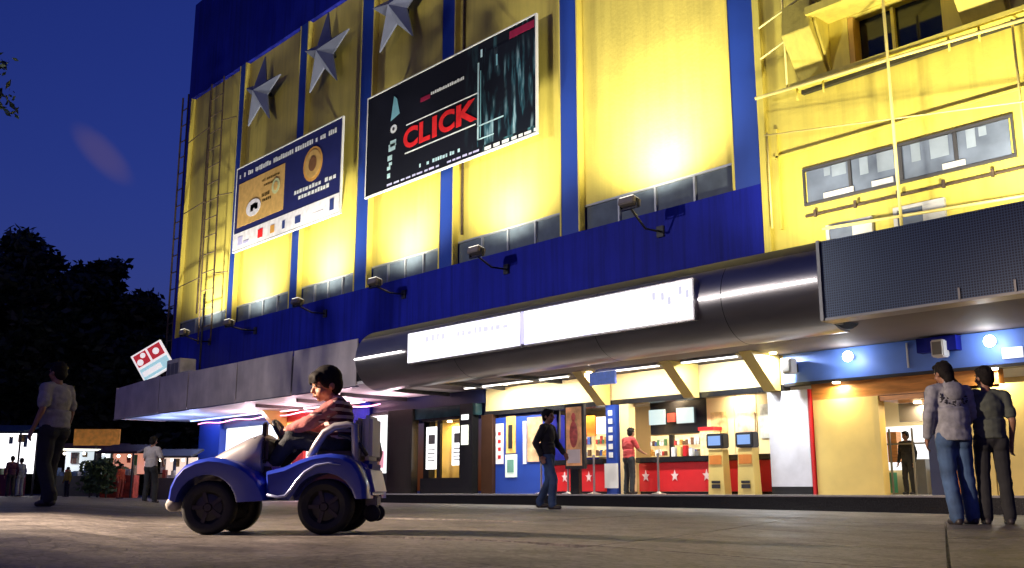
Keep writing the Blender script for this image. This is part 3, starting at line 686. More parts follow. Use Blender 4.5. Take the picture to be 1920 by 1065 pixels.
for x, z, lb, pw in ((-34.4, 5.98, 'floodlight at the foot of the leftmost yellow panel with the ladder', .85), (-30.9, 5.9, 'floodlight on the blue wall below the left star panel', 1.05), (-26.4, 5.98, 'floodlight on the blue wall below the second star panel', 1.15),
                 (-22.26, 5.95, 'floodlight on the blue wall below the third star panel', 1.15), (-17.95, 6.04, 'floodlight on the blue wall between the drum and the dark movie banner', 1.), (-13.04, 6.19, 'floodlight below the widest plain yellow panel', 1.35)):
    floodlight(x, z, lb, FP*pw)
# two more stand on the canopy roof, washing the annex
for x, lb in ((-9.0, 'roof floodlight behind the mesh screen near the blue corner'), (-5.6, 'roof floodlight behind the mesh screen at the far right')):
    t = thing('roof_floodlight', lb, 'floodlight', (x, 14.3, 4.08))
    MB().box(-.2, .2, -.1, .1, .02, .18).build('housing', M_lampg, t, bevel=.02)
    MB().box(-.15, .15, -.12, .12, 0, .02).build('foot', M_dark, t)
    lamp('annex_light', 'SPOT', t, (0, .02, .24), 1400, (1, .90, .62), .15, aim=(0, .25, 1), spot=165, blend=1.)

# ------------------------------------------------------------------ stars
def star_mesh(R, r, d):
    mb = MB(); pts = []
    for k in range(10):
        a = PI/2 + k*PI/5; q = R if k % 2 == 0 else r
        pts.append((q*math.cos(a), q*math.sin(a)))
    c = mb.b.verts.new((0, -d, 0)); ring = [mb.b.verts.new((x, 0, z)) for x, z in pts]; back = [mb.b.verts.new((x, .05, z)) for x, z in pts]
    for k in range(10):
        n = (k+1) % 10
        mb.b.faces.new((c, ring[k], ring[n])); mb.b.faces.new((ring[k], back[k], back[n], ring[n]))
    mb.b.faces.new(back[::-1])
    return mb
star_me = None
for x, z, s, tilt, lb in ((-30.95, 14.35, 1.0, .10, 'leftmost silver star, on the yellow panel above the blue banner'), (-26.65, 14.4, 1.05, .06, 'middle silver star, on the yellow panel next to the dark banner'), (-22.6, 14.45, 1.05, .04, 'silver star cut by the top of the photo, above the dark movie banner')):
    t = thing('wall_star', lb, 'star', (x, 15.74, z), 0, 'silver stars on the yellow panels')
    t.rotation_euler = (0, tilt, 0); t.scale = (s, 1, s)
    if star_me is None: star_me = star_mesh(1.36, .47, .34).build('star_face', M_star, t).data
    else: link('star_face', star_me, M_star, t)
    MB().box(-.06, .06, .052, .40, -.06, .06).build('wall_bracket', M_dark, t)

# ------------------------------------------------------------------ billboards
def board(name, label, x0, x1, z0, z1, y, face):
    t = thing(name, label, 'banner', ((x0+x1)/2, y, z0))
    B('banner_sheet', face, (x0, x1, y, y+.05, z0, z1), parent=t)
    B('banner_frame', M_white, (x0-.04, x0, y-.01, y+.06, z0-.04, z1+.04), (x1, x1+.04, y-.01, y+.06, z0-.04, z1+.04), (x0, x1, y-.01, y+.06, z0-.04, z0), (x0, x1, y-.01, y+.06, z1, z1+.04), parent=t)
    for k in range(3):
        xx = x0 + (x1-x0)*(.1+.4*k)
        B('banner_support', M_grey, (xx, xx+.08, y+.06, 16.15, z0+.25, z0+.33), (xx, xx+.08, y+.06, 16.15, z1-.33, z1-.25), parent=t)
    def put(n, m, s0, s1, t0, t1, lift=.006): return B(n, m, (x0+s0*(x1-x0), x0+s1*(x1-x0), y-lift, y-lift+.004, z0+t0*(z1-z0), z0+t1*(z1-z0)), parent=t)
    return t, put
def scribble(put, t, name, m, s0, s1, tt, h, dens=.8, wmin=.012, wmax=.022):
    s = s0
    while s < s1:
        w = rnd.uniform(wmin, wmax)
        if rnd.random() < dens: put(name, m, s, s+w*.72, tt, tt+h*rnd.uniform(.75, 1.))
        s += w
def teal_mat():
    m = mat('dark_banner_print', (.01, .012, .02), .8, spec=.1)
    t = m.node_tree; b = t.nodes['Principled BSDF']; nn = t.nodes.new; lk = t.links.new
    co = nn('ShaderNodeTexCoord'); mp = nn('ShaderNodeMapping'); mp.inputs['Scale'].default_value = (2.2, 1, .55); lk(co.outputs['Object'], mp.inputs[0])
    n = nn('ShaderNodeTexNoise'); n.inputs['Scale'].default_value = 1.5; n.inputs['Detail'].default_value = 6; lk(mp.outputs[0], n.inputs['Vector'])
    r = nn('ShaderNodeValToRGB'); lk(n.outputs[0], r.inputs[0]); e = r.color_ramp.elements
    e[0].position = .5; e[0].color = (.006, .008, .014, 1); e[1].position = .78; e[1].color = (.12, .35, .42, 1)
    # the printed picture is brighter to the right end of the sheet
    sp = nn('ShaderNodeSeparateXYZ'); lk(co.outputs['Object'], sp.inputs[0])
    mr = nn('ShaderNodeMapRange'); lk(sp.outputs[0], mr.inputs[0]); mr.inputs[1].default_value = .9; mr.inputs[2].default_value = 3.2
    mx = nn('ShaderNodeMix'); mx.data_type = 'RGBA'; lk(mr.outputs[0], mx.inputs['Factor']); mx.inputs['A'].default_value = (.007, .008, .016, 1); lk(r.outputs[0], mx.inputs['B'])
    lk(mx.outputs['Result'], b.inputs['Base Color']); return m
def dif(name, c, e=0.): return mat(name, c, .7, spec=.2, var=.15, vscale=5)
cb, put = board('movie_banner', 'dark movie banner reading CLICK in red on the yellow wall', -23.9, -16.55, 8.85, 11.92, 15.68, teal_mat())
M_rp = dif('red_print', (.75, .02, .025)); M_wp = dif('white_print', (.75, .78, .8)); M_tp = dif('teal_print', (.18, .42, .5)); M_tp2 = dif('pale_teal_print', (.45, .65, .72)); M_lil = dif('lilac_print', (.5, .48, .75)); M_mag = dif('maroon_print', (.25, .01, .05))
def text(body, parent, m, x, y, z, w, h, bold=.0, sx=1., name='lettering'):
    cu = bpy.data.curves.new(name, 'FONT'); cu.body = body; cu.size = 1; cu.offset = bold; cu.extrude = .004
    o = bpy.data.objects.new(name, cu)
    me = evaluated_mesh(o)
    bpy.data.objects.remove(o); bpy.data.curves.remove(cu)
    xs_ = [v.co.x for v in me.vertices]; ys_ = [v.co.y for v in me.vertices]
    for v in me.vertices:
        v.co = Vector((x + (v.co.x-min(xs_))/(max(xs_)-min(xs_))*w, y - v.co.z*.5, z + (v.co.y-min(ys_))/(max(ys_)-min(ys_))*h))
    return link(name, me, m, parent, world=True)
W_, H_ = 7.35, 3.07
for i, (c, s0, s1) in enumerate((('C', .255, .348), ('L', .356, .425), ('I', .437, .465), ('C', .477, .57), ('K', .58, .70))):
    text(c, cb, M_rp, -23.9+s0*W_, 15.672, 8.85+.315*H_, (s1-s0)*W_, .20*H_, .035, name='red_letter')
put('thin_line', M_wp, .27, .70, .545, .555); put('thin_line', M_wp, .265, .69, .27, .282)
scribble(put, cb, 'small_print', M_wp, .425, .62, .735, .03, 1., .008, .014)
put('red_smudge', M_mag, .36, .42, .71, .75); put('maroon_print', M_mag, .87, .995, .90, .965)
scribble(put, cb, 'small_print', M_tp2, .36, .6, .085, .035, .75, .012, .02)
scribble(put, cb, 'small_print', M_lil, .15, .72, .025, .02, .95, .02, .05)
scribble(put, cb, 'small_print', M_wp, .74, 1., .01, .03, .9, .02, .05)
def picture_mat():
    m = mat('banner_picture_print', (.01, .01, .02), .8, spec=.1)
    t = m.node_tree; b = t.nodes['Principled BSDF']; nn = t.nodes.new; lk = t.links.new
    co = nn('ShaderNodeTexCoord'); sp = nn('ShaderNodeSeparateXYZ'); lk(co.outputs['Object'], sp.inputs[0])
    def noi(sc, det, st):
        mp = nn('ShaderNodeMapping'); mp.inputs['Scale'].default_value = st; lk(co.outputs['Object'], mp.inputs[0])
        n = nn('ShaderNodeTexNoise'); n.inputs['Scale'].default_value = sc; n.inputs['Detail'].default_value = det; lk(mp.outputs[0], n.inputs['Vector']); return n
    a = noi(3.2, 4, (2.0, 1, .30)); c = noi(1.1, 3, (1, 1, .8))
    r = nn('ShaderNodeValToRGB'); lk(a.outputs[0], r.inputs[0]); e = r.color_ramp.elements
    e[0].position = .47; e[0].color = (.005, .008, .016, 1); e[1].position = .72; e[1].color = (.42, .62, .72, 1); q = e.new(.57); q.color = (.03, .11, .15, 1)
    g = nn('ShaderNodeMapRange'); lk(c.outputs[0], g.inputs[0]); g.inputs[1].default_value = .38; g.inputs[2].default_value = .62
    top = nn('ShaderNodeMapRange'); lk(sp.outputs[2], top.inputs[0]); top.inputs[1].default_value = 2.75; top.inputs[2].default_value = 1.9
    k = nn('ShaderNodeMath'); k.operation = 'MULTIPLY'; lk(g.outputs[0], k.inputs[0]); lk(top.outputs[0], k.inputs[1])
    mx = nn('ShaderNodeMix'); mx.data_type = 'RGBA'; lk(k.outputs[0], mx.inputs['Factor']); mx.inputs['A'].default_value = (.006, .008, .016, 1); lk(r.outputs[0], mx.inputs['B'])
    lk(mx.outputs['Result'], b.inputs['Base Color']); return m
put('picture', picture_mat(), .70, .998, .06, .89)
for s0, t0, w, h, m in ((.70, .12, .008, .70, M_tp2), (.715, .14, .004, .6, M_tp), (.70, .24, .14, .012, M_tp2), (.70, .12, .09, .010, M_tp2), (.716, .86, .010, .07, M_tp2), (.80, .72, .008, .10, M_tp)):
    put('picture_streak', m, s0, s0+w, t0, t0+h, .012)
def poly_put(t, name, m, pts, x0, z0, w, h, y):
    mb = MB(); mb.prism([(x0+a*w, z0+b*h) for a, b in pts], 'y', y-.01, y-.006); return mb.build(name, m, t, world=True)
poly_put(cb, 'picture_wedge', M_tp, [(.165, .66), (.225, .70), (.205, .86), (.185, .90)], -23.9, 8.85, W_, H_, 15.68)
poly_put(cb, 'white_disc', M_wp, [(.187+.022*math.cos(a*PI/6), .57+.042*math.sin(a*PI/6)) for a in range(12)], -23.9, 8.85, W_, H_, 15.68)
poly_put(cb, 'disc_centre', M_dark, [(.187+.008*math.cos(a*PI/6), .57+.018*math.sin(a*PI/6)) for a in range(12)], -23.9, 8.85, W_, H_, 15.674)
for s, t_, w, h in ((.155, .36, .045, .07), (.165, .40, .04, .06), (.15, .27, .03, .05), (.148, .18, .022, .035), (.16, .22, .02, .03), (.15, .10, .02, .045)): put('small_figure', M_tp2, s, s+w, t_, t_+h)

ab, put = board('sponsor_banner', 'navy sponsor banner with tan square and round emblem on the yellow wall', -32.33, -25.32, 8.7, 11.77, 15.68, mat('navy_banner_print', (.012, .016, .11), .5, var=.1))
M_tan = dif('tan_print', (.62, .38, .12)); M_ora = dif('amber_print', (.65, .33, .08)); M_br = dif('brown_print', (.2, .09, .04)); M_nv = dif('navy_print', (.03, .05, .2)); M_gr = dif('soft_green_print', (.55, .58, .3))
M_wh2 = dif('white_strip_print', (.78, .76, .82))
put('white_strip', M_wh2, .003, .997, .005, .205)
put('tan_square', M_tan, .03, .50, .27, .80)
scribble(put, ab, 'top_lettering', M_wp, .03, .96, .87, .055, .85, .014, .024)
x0, z0, w, h = -32.33, 8.7, 7.01, 3.07
def disc(t, name, m, cs, ct, rs, rt, y): return poly_put(t, name, m, [(cs+rs*math.cos(a*PI/10), ct+rt*math.sin(a*PI/10)) for a in range(20)], x0, z0, w, h, y)
disc(ab, 'round_emblem', M_ora, .76, .64, .085, .19, 15.68); disc(ab, 'emblem_ring', M_tan, .76, .64, .07, .155, 15.674); disc(ab, 'emblem_centre', M_br, .76, .64, .035, .08, 15.668)
scribble(put, ab, 'lettering', M_wp, .60, .95, .38, .045, .95, .02, .035); scribble(put, ab, 'lettering', M_wp, .64, .90, .31, .045, .95, .02, .035)
scribble(put, ab, 'brown_lettering', M_br, .28, .44, .70, .035, .9, .014, .02); scribble(put, ab, 'brown_lettering', M_br, .3, .40, .64, .03, .9, .014, .02)
disc(ab, 'white_splash', M_wh2, .20, .44, .075, .10, 15.674)
for s, t_, ww, hh in ((.17, .40, .03, .08), (.19, .43, .04, .06), (.215, .41, .03, .07)): put('navy_figure', M_nv, s, s+ww, t_, t_+hh, .016)
scribble(put, ab, 'brown_lettering', M_br, .28, .36, .52, .05, 1, .014, .02); scribble(put, ab, 'brown_lettering', M_br, .29, .38, .46, .04, 1, .014, .02)
disc(ab, 'pale_swirl', M_gr, .42, .58, .04, .09, 15.674); disc(ab, 'pale_swirl_core', M_tan, .42, .58, .02, .05, 15.668)
for s, ww, hh, m in ((.05, .05, .10, M_lil), (.11, .06, .03, M_lil), (.26, .05, .10, M_rp), (.385, .04, .09, M_ora), (.50, .025, .09, M_nv), (.62, .05, .08, M_nv), (.78, .09, .04, M_wh2), (.92, .035, .12, M_nv)): put('logo', m, s, s+ww, .05, .05+hh, .012)

# ------------------------------------------------------------------ ladders, mast, boxes on the canopy
lad = thing('roof_ladder', 'thin iron ladder climbing the leftmost yellow panel', 'ladder', (-34.6, 15.9, 5.9))
for x in (-35.1, -34.05): MB().tube([(x+.0, 15.85, 5.7), (x-.25, 15.85, 16.1)], .035, 6).build('rail', M_rust, lad, world=True)
for k in range(14):
    z = 6.3+.7*k; o = -.25*(z-5.7)/10.4
    MB().tube([(-35.1+o, 15.85, z), (-34.05+o, 15.85, z)], .02, 6).build('rung', M_rust, lad, world=True)
for z in (8.2, 11.2, 14.2):
    MB().tube([(-37.3, 15.9, z), (-35.2, 15.8, z+.05)], .02, 6).build('stay', M_rust, lad, world=True)
    MB().tube([(-34.2, 15.8, z+.05), (-33.3, 15.98, z)], .02, 6).build('stay', M_rust, lad, world=True)
lt = thing('corner_ladder', 'rusty lattice ladder standing outside the left corner of the cinema', 'ladder', (-38.1, 16.1, 4.2))
for x in (-38.55, -38.0): MB().tube([(x, 16.1, 4.2), (x-.1, 16.1, 16.6)], .04, 6).build('rail', M_rust, lt, world=True)
for k in range(17): MB().tube([(-38.57, 16.1, 4.8+.7*k), (-38.0, 16.1, 4.8+.7*k)], .025, 6).build('rung', M_rust, lt, world=True)
tag(MB().tube([(-34.05, 15.5, 4.1), (-34.05, 15.5, 7.4)], .04, 8).build('mast', M_dark), 'slim dark mast rising from the canopy roof before the ladder panel', 'mast')
ac = thing('roof_unit', 'square white ventilation box on the canopy below the mast', 'ventilation unit', (-33.8, 14.7, 4.08))
MB().box(-.55, .55, -.3, .3, .0, .80).build('case', mat('dirty_white', (.5, .47, .44), .6, var=.3), ac, bevel=.02)
for k in range(3): MB().box(-.45+.32*k, -.2+.32*k, -.315, -.302, .1, .65).build('vent', M_grey, ac)
tag(MB().box(-33.2, -32.0, 14.3, 14.8, 4.09, 4.34).build('roof_box', MATS['dirty_white'], bevel=.02), 'low white box on the canopy edge left of the square unit', 'box')

# tilted pizza-shop tile sign
ds = thing('tilted_sign', 'tilted red, white and pale blue tile sign with white dots above the canopy end', 'sign', (-36.15, 14.6, 4.08), math.radians(48))
DM = Euler((0, math.radians(-32), 0)).to_matrix(); DC = Vector((0, 0, .98))
def dbox(name, m, cx, cz, sx_, sz_, y, d=.01):
    c = DC + DM @ Vector((cx, 0, cz))
    return MB().obox((c.x, y, c.z), sx_, d, sz_, DM).build(name, m, ds)
M_drd = mat('sign_red', (.55, .02, .04), .4, emit=(1, .05, .07), estr=.35); M_dwh = mat('sign_white', (.8, .8, .8), .4, emit=(1, .95, .95), estr=.75); M_dbl = mat('sign_pale_blue', (.5, .75, .82), .4, emit=(.5, .85, .95), estr=.6)
dbox('sign_case', M_dwh, 0, 0, 1.22, 1.12, .06, .14)
dbox('red_square', M_drd, -.29, .26, .50, .48, -.018); dbox('red_square', M_drd, .29, .26, .50, .48, -.018)
dbox('blue_field', M_dbl, 0, -.29, 1.12, .44, -.018)
dbox('white_band', M_dwh, -.15, -.30, .75, .20, -.026)
for cx, cz, r in ((.29, .26, .125), (-.40, .17, .12), (-.20, .36, .10)):
    c = DC + DM @ Vector((cx, 0, cz))
    MB().ell((c.x, -.028, c.z), r, .008, r, n=16, m=8).build('white_dot', M_dwh, ds)
MB().box(-.05, .05, .05, .11, -.02, .5).build('post', M_dark, ds)

# ------------------------------------------------------------------ counters, kiosks, stanchions, poster stand
def counter(label, x0, x1, stars):
    t = thing('ticket_counter', label, 'counter', ((x0+x1)/2, 17.3, PZ), 0, 'red ticket counters')
    B('counter_front', M_red, (x0, x1, 17.3, 17.6, PZ+.06, .95), parent=t)
    B('plinth', M_black, (x0, x1, 17.33, 17.6, PZ, PZ+.057), parent=t)
    B('counter_top', M_black, (x0-.03, x1+.03, 17.22, 17.75, .953, 1.07), parent=t, bevel=.01)
    for x in stars:
        pts = [(x + (.11 if k % 2 == 0 else .045)*math.cos(PI/2+k*PI/5), .66+(.13 if k % 2 == 0 else .053)*math.sin(PI/2+k*PI/5)) for k in range(10)]
        MB().prism(pts, 'y', 17.285, 17.297).build('star', mat('pink_white_star', (.8, .6, .6), .5), t, world=True)
counter('short red counter behind the blue booth', -17.7, -16.0, (-17.3, -16.5))
counter('long red counter with pale stars behind the man in red', -14.95, -11.45, (-14.75, -13.93, -13.08))
for x, lb, i in ((-12.5, 'left yellow ticket kiosk with dark monitor', 0), (-11.78, 'right yellow ticket kiosk with dark monitor', 1)):
    t = thing('ticket_kiosk', lb, 'kiosk', (x, 16.95, PZ), 0, 'yellow ticket kiosks')
    MB().loft([[(-.20, -.12, 0), (.20, -.12, 0), (.20, .12, 0), (-.20, .12, 0)], [(-.17, -.10, .9), (.17, -.10, .9), (.17, .10, .9), (-.17, .10, .9)]]).build('pedestal', M_creamy, t)
    MB().box(-.1, .1, -.14, -.122, .12, .2).box(-.1, .1, -.14, -.122, .22, .27).build('printed_mark', M_dark, t)
    MB().box(-.15, .15, -.123, -.108, .60, .78).build('orange_panel', M_orange, t)
    mo = MB().box(-.21, .21, -.13, .10, .92, 1.22).build('monitor', M_dark, t, bevel=.02)
    MB().box(-.15, .15, -.137, -.1315, .98, 1.17).build('display', M_screenb, mo)
for x, lb in ((-16.98, 'leftmost chrome queue post, before the blue booth'), (-16.1, 'chrome queue post before the short red counter'), (-15.3, 'chrome queue post under the movie poster stand'), (-13.48, 'chrome queue post before the starred counter')):
    t = thing('queue_post', lb, 'queue post', (x, 16.2, PZ), 0, 'chrome queue posts')
    MB().lathe([(.001, 0), (.15, 0), (.15, .015), (.05, .04), (.024, .06), (.024, .80), (.001, .80)], n=20).build('pole', M_steel, t, smooth=True, auto=40)
    MB().ell((0, 0, .82), .035, .035, .035).build('knob', M_steel, t, smooth=True)
ps = thing('poster_stand', 'framed movie poster stand on dark pedestal between the red counters', 'poster stand', (-15.85, 16.2, PZ))
MB().box(-.30, .30, -.05, .05, .55, 2.0).build('case', M_dark, ps, bevel=.01)
MB().box(-.13, .13, -.05, .05, 0, .548).build('pedestal', M_black, ps)
MB().box(-.24, .24, -.062, -.053, .62, 1.93).build('poster', mat('orange_poster', (.55, .25, .10), .45, var=.7, vscale=4, emit=(1, .5, .25), estr=.15), ps)
MB().ell((0, -.064, 1.7), .07, .012, .1).ell((0, -.064, 1.32), .13, .012, .30).build('printed_figure', mat('poster_figure', (.5, .08, .07), .5, var=.5, vscale=9), ps)
MB().box(-.2, .2, -.07, -.064, .68, .98).build('title_block', mat('pale_title', (.6, .5, .5), .5), ps)
sb = thing('orange_stand', 'orange and red display stand beside the navy door', 'display stand', (-7.76, 17.02, PZ))
MB().box(-.12, .14, -.04, .04, 0, .62).build('orange_board', M_orange, sb); MB().box(-.12, .12, -.03, .03, .623, .95).build('red_board', mat('red_pattern', (.5, .06, .03), .5, var=.7, vscale=14), sb)
for i in range(5):
    tag(MB().box(-14.1+.16*i, -14.0+.16*i, 17.4, 17.5, 1.075, 1.075+rnd.uniform(.1, .24)).build('counter_box', (M_white, M_creamy, M_red, M_white, M_grey)[i], bevel=.008), ('white packet on the starred counter, farthest left', 'yellow packet on the starred counter', 'red packet on the starred counter', 'white packet on the starred counter between red and grey ones', 'grey packet on the starred counter')[i], 'packet')

# ------------------------------------------------------------------ people
M_skin = mat('skin', (.30, .15, .09), .5, var=.1, vscale=20); M_skinb = mat('boy_skin', (.40, .20, .12), .5, var=.1, vscale=20)
M_hair = mat('black_hair', (.010, .008, .007), .75, var=.4, vscale=60, spec=.2); M_eye = mat('eye_dark', (.01, .01, .01), .2); M_mouth = mat('mouth', (.16, .05, .045), .5)
M_sole = mat('dark_shoe', (.03, .025, .025), .5)
V = Vector
def hand(mb, wrist, d, side, s, curl=.5):
    """palm, four fingers and a thumb; d = forearm direction, side = direction from little finger to thumb"""
    d = V(d).normalized(); side = (V(side) - d*V(side).dot(d)).normalized(); n = d.cross(side)
    w = V(wrist)
    mb.capsule(w, w+d*.03*s, .026*s, .028*s)
    for k in range(4):
        b = w + d*.035*s + side*(-.030+.02*k)*s
        mb.capsule(b, b+d*.055*s, .0125*s)
        L = (.032, .042, .046, .040)[k]*s
        k1 = b + d*.058*s; d2 = (d*math.cos(curl)+n*math.sin(curl)); d3 = (d*math.cos(curl*2.2)+n*math.sin(curl*2.2))
        mb.capsule(k1, k1+d2*L, .0095*s); mb.capsule(k1+d2*L, k1+d2*L+d3*L*.7, .0085*s, .007*s)
    b = w + d*.025*s + side*.03*s; t1 = (d*.7+side*.7).normalized()
    mb.capsule(b, b+t1*.035*s, .012*s, .010*s); mb.capsule(b+t1*.035*s, b+t1*.035*s+(d*.9+side*.2+n*.2).normalized()*.03*s, .010*s, .008*s)
def head(root, c, s, R, skin, hair_m, body_mb, hair='short'):
    """c = head centre, R maps head axes (x right, y face, z up) into the figure; adds to the body, returns hair mesh"""
    c = V(c); at = lambda x, y, z: c + R @ V((x, y, z))*s
    body_mb.ell(c + R @ V((0, -.008, .022))*s, .076*s, .094*s, .092*s, R)
    body_mb.ell(at(0, .022, -.045), .056*s, .066*s, .068*s, R)
    body_mb.ell(at(0, .052, -.088), .026*s, .026*s, .022*s, R)
    body_mb.capsule(at(0, .086, .012), at(0, .106, -.022), .010*s, .015*s)
    for sx_ in (-1, 1):
        body_mb.ell(at(sx_*.078, -.008, -.01), .012*s, .024*s, .032*s, R)
        body_mb.ell(at(sx_*.04, .06, -.03), .026*s, .024*s, .024*s, R)
        body_mb.capsule(at(sx_*.014, .088, .024), at(sx_*.046, .078, .024), .008*s)
    body_mb.ell(at(0, .084, -.056), .024*s, .013*s, .010*s, R)
    hm = MB()
    hm.ell(c + R @ V((0, -.018, .034))*s, .086*s, .098*s, .094*s, R)
    hm.ell(at(0, -.05, -.01), .080*s, .062*s, .085*s, R)
    hm.ell(at(0, .045, .085), .070*s, .050*s, .035*s, R)
    for sx_ in (-1, 1): hm.ell(at(sx_*.068, -.02, .02), .020*s, .055*s, .055*s, R)
    for k in range(26):
        a = rnd.uniform(0, 2*PI); e = rnd.uniform(.15, 1.4)
        hm.ell(at(.080*math.cos(a)*math.cos(e), -.02+.09*math.sin(a)*math.cos(e), .036+.09*math.sin(e)), .016*s, .016*s, .013*s, R, 8, 6)
    return hm, at
def face_bits(root, at, s, R):
    for sx_ in (-1, 1):
        MB().ell(at(sx_*.031, .079, .004), .013*s, .007*s, .007*s, R, 10, 6).build('eye', M_eye, root, smooth=True)
        MB().capsule(at(sx_*.018, .092, .028), at(sx_*.046, .082, .03), .0045*s).build('eyebrow', M_hair, root, smooth=True)
    MB().capsule(at(-.018, .096, -.056), at(.018, .096, -.056), .0045*s).build('mouth', M_mouth, root, smooth=True)
def adult(label, loc, facing, h, top_m, leg_m, J=None, group=None, skin=None, shoes=None, sleeves='long', voxel=.011, hair_m=None, bulk=1., collar=False):
    """joints in metres for a 1.75 m figure facing local +y; J overrides them"""
    s = h/1.75; skin = skin or M_skin
    root = thing('person', label, 'person', loc, facing, group)
    j = dict(pel=(0, 0, .95), che=(0, .0, 1.28), nec=(0, -.005, 1.47), hea=(0, .02, 1.625), headyaw=0., headpitch=0.,
             shR=(.185, 0, 1.41), shL=(-.185, 0, 1.41), elR=(.25, -.03, 1.14), elL=(-.25, -.03, 1.14), wrR=(.26, .05, .90), wrL=(-.26, .05, .90),
             hiR=(.09, 0, .92), hiL=(-.09, 0, .92), knR=(.11, .01, .50), knL=(-.11, .01, .50), anR=(.12, -.03, .085), anL=(-.12, -.03, .085))
    if J: j.update(J)
    p = {k: (V(v)*s if isinstance(v, tuple) else v) for k, v in j.items()}
    body = MB(); b = bulk*s
    R = (Euler((p['headpitch'], 0, p['headyaw']))).to_matrix()
    def torso(mb, g):
        mb.ell(p['che'], .165*b+g, .115*b+g, .20*s+g); mb.ell(p['pel'].lerp(p['che'], .45), .140*b+g, .10*b+g, .17*s+g)
        mb.ell((p['shR']+p['shL'])/2 - V((0, 0, .05*s)), .175*b+g, .088*b+g, .085*s+g)
        for q in 'RL': mb.capsule((p['nec']+p['sh'+q])/2, p['sh'+q], .05*s+g, .058*s+g)
    def pelvis(mb, g):
        mb.ell(p['pel'], .155*b+g, .115*b+g, .12*s+g)
        for q in 'RL': mb.ell(p['hi'+q] - V((0, .015*s, .02*s)), .09*b+g, .095*b+g, .12*s+g)
    torso(body, 0); pelvis(body, 0)
    body.capsule(p['nec']-V((0, 0, .05*s)), p['hea']-V((0, .01, .05))*s, .055*s, .052*s)
    hm, at = head(root, p['hea'], s*1.06, R, skin, M_hair, body)
    for q in 'RL':
        body.capsule(p['sh'+q], p['el'+q], .048*s, .040*s); body.capsule(p['el'+q], p['wr'+q], .040*s, .026*s)
        d = p['wr'+q]-p['el'+q]; sg_ = 1 if q == 'R' else -1
        hand(body, p['wr'+q]+d.normalized()*.01*s, d, V((-sg_*.3, 1, .1)) if abs(d.normalized().y) < .8 else V((-sg_, 0, .3)), s, .45)
        body.capsule(p['hi'+q], p['kn'+q], .078*s, .055*s); body.capsule(p['kn'+q], p['an'+q], .055*s, .036*s)
        body.capsule(p['kn'+q].lerp(p['an'+q], .3)-V((0, .012*s, 0)), p['an'+q], .052*s, .036*s)
        body.capsule(p['an'+q]-V((0, .02, .045))*s, p['an'+q]+V((0, .14, -.055))*s, .034*s, .028*s)
    link('body', remeshed(body, voxel*s if voxel > .008 else voxel), skin, root)
    hm_me = remeshed(hm, .009*s, 1); link('hair', hm_me, hair_m or M_hair, root)
    face_bits(root, at, s*1.06, R)
    sh = MB(); torso(sh, .014*s)
    if collar: sh.capsule(p['nec']-V((0, .03, .03))*s, p['nec']+V((0, -.035, .015))*s, .072*s, .075*s)
    hem = .13*s
    sh.ell(p['pel']+V((0, 0, .06*s)), .165*b, .125*b, hem)
    if collar: sh.loft([[p['pel']+V((.178*b*math.cos(a), .150*b*math.sin(a)-.01*s, z*s)) for a in [2*PI*k/20 for k in range(20)]] for z in (-.07, .0, .14, .28)])
    else: sh.loft([[p['pel']+V((.168*b*math.cos(a), .138*b*math.sin(a)-.006*s, z*s)) for a in [2*PI*k/20 for k in range(20)]] for z in (-.01, .06, .20)])
    for q in 'RL':
        e = p['el'+q]
        if sleeves == 'long':
            sh.capsule(p['sh'+q], e, .068*b, .060*b); sh.capsule(e, e.lerp(p['wr'+q], .93), .060*b, .046*b)
            sh.capsule(e.lerp(p['wr'+q], .86), e.lerp(p['wr'+q], .95), .045*b, .043*b)
        else: sh.capsule(p['sh'+q], p['sh'+q].lerp(e, .7), .068*b, .066*b)
    me_ = remeshed(sh, .011*s, 3); folds(me_, .007*s, 11/s, 5); link('shirt', me_, top_m, root)
    tr = MB(); pelvis(tr, .012*s)
    for q in 'RL':
        tr.capsule(p['hi'+q], p['kn'+q], .098*b, .076*b); tr.capsule(p['kn'+q], p['an'+q]+V((0, 0, .02*s)), .076*b, .070*b)
        tr.capsule(p['an'+q]+V((0, 0, .05*s)), p['an'+q]+V((0, .01*s, .0)), .068*b, .072*b)
    me_ = remeshed(tr, .011*s, 3); folds(me_, .005*s, 8/s, 9); link('trousers', me_, leg_m, root)
    for q in 'RL':
        a = p['an'+q]; so = MB()
        so.capsule(a+V((0, -.035, -.047))*s, a+V((0, .15, -.05))*s, .042*s, .036*s); so.ell(a+V((0, .0, -.02))*s, .045*s, .06*s, .05*s)
        me_ = remeshed(so, .010*s, 2)
        for v in me_.vertices: v.co.z = max(v.co.z, .002)
        link('shoe', me_, shoes or M_sole, root)
    return root, p, s
def folds(me, amp, fr, seed):
    nrm = [v.normal.copy() for v in me.vertices]
    for v, n_ in zip(me.vertices, nrm):
        q = v.co*fr + V((seed, 0, 0))
        v.co += n_*amp*noise.noise(V((q.x, q.y, q.z*1.7)))*1.6
def cloth(name, c, var=.15, vs=14): return mat(name, c, .85, var=var, vscale=vs, bump=.3, bscale=120)
M_jean = mat('worn_denim', (.055, .11, .22), .8, var=.45, vscale=5, bump=.3, bscale=150)
M_hood = cloth('grey_fleece', (.30, .31, .34), .25); M_olive = cloth('olive_grey_cotton', (.09, .105, .085)); M_char = cloth('charcoal_cotton', (.02, .021, .024)); M_redc = cloth('red_cotton', (.45, .05, .05)); M_whc = cloth('white_cotton', (.5, .46, .44)); M_greyc = cloth('grey_cotton', (.30, .29, .29))
FACE_B = math.radians(48)
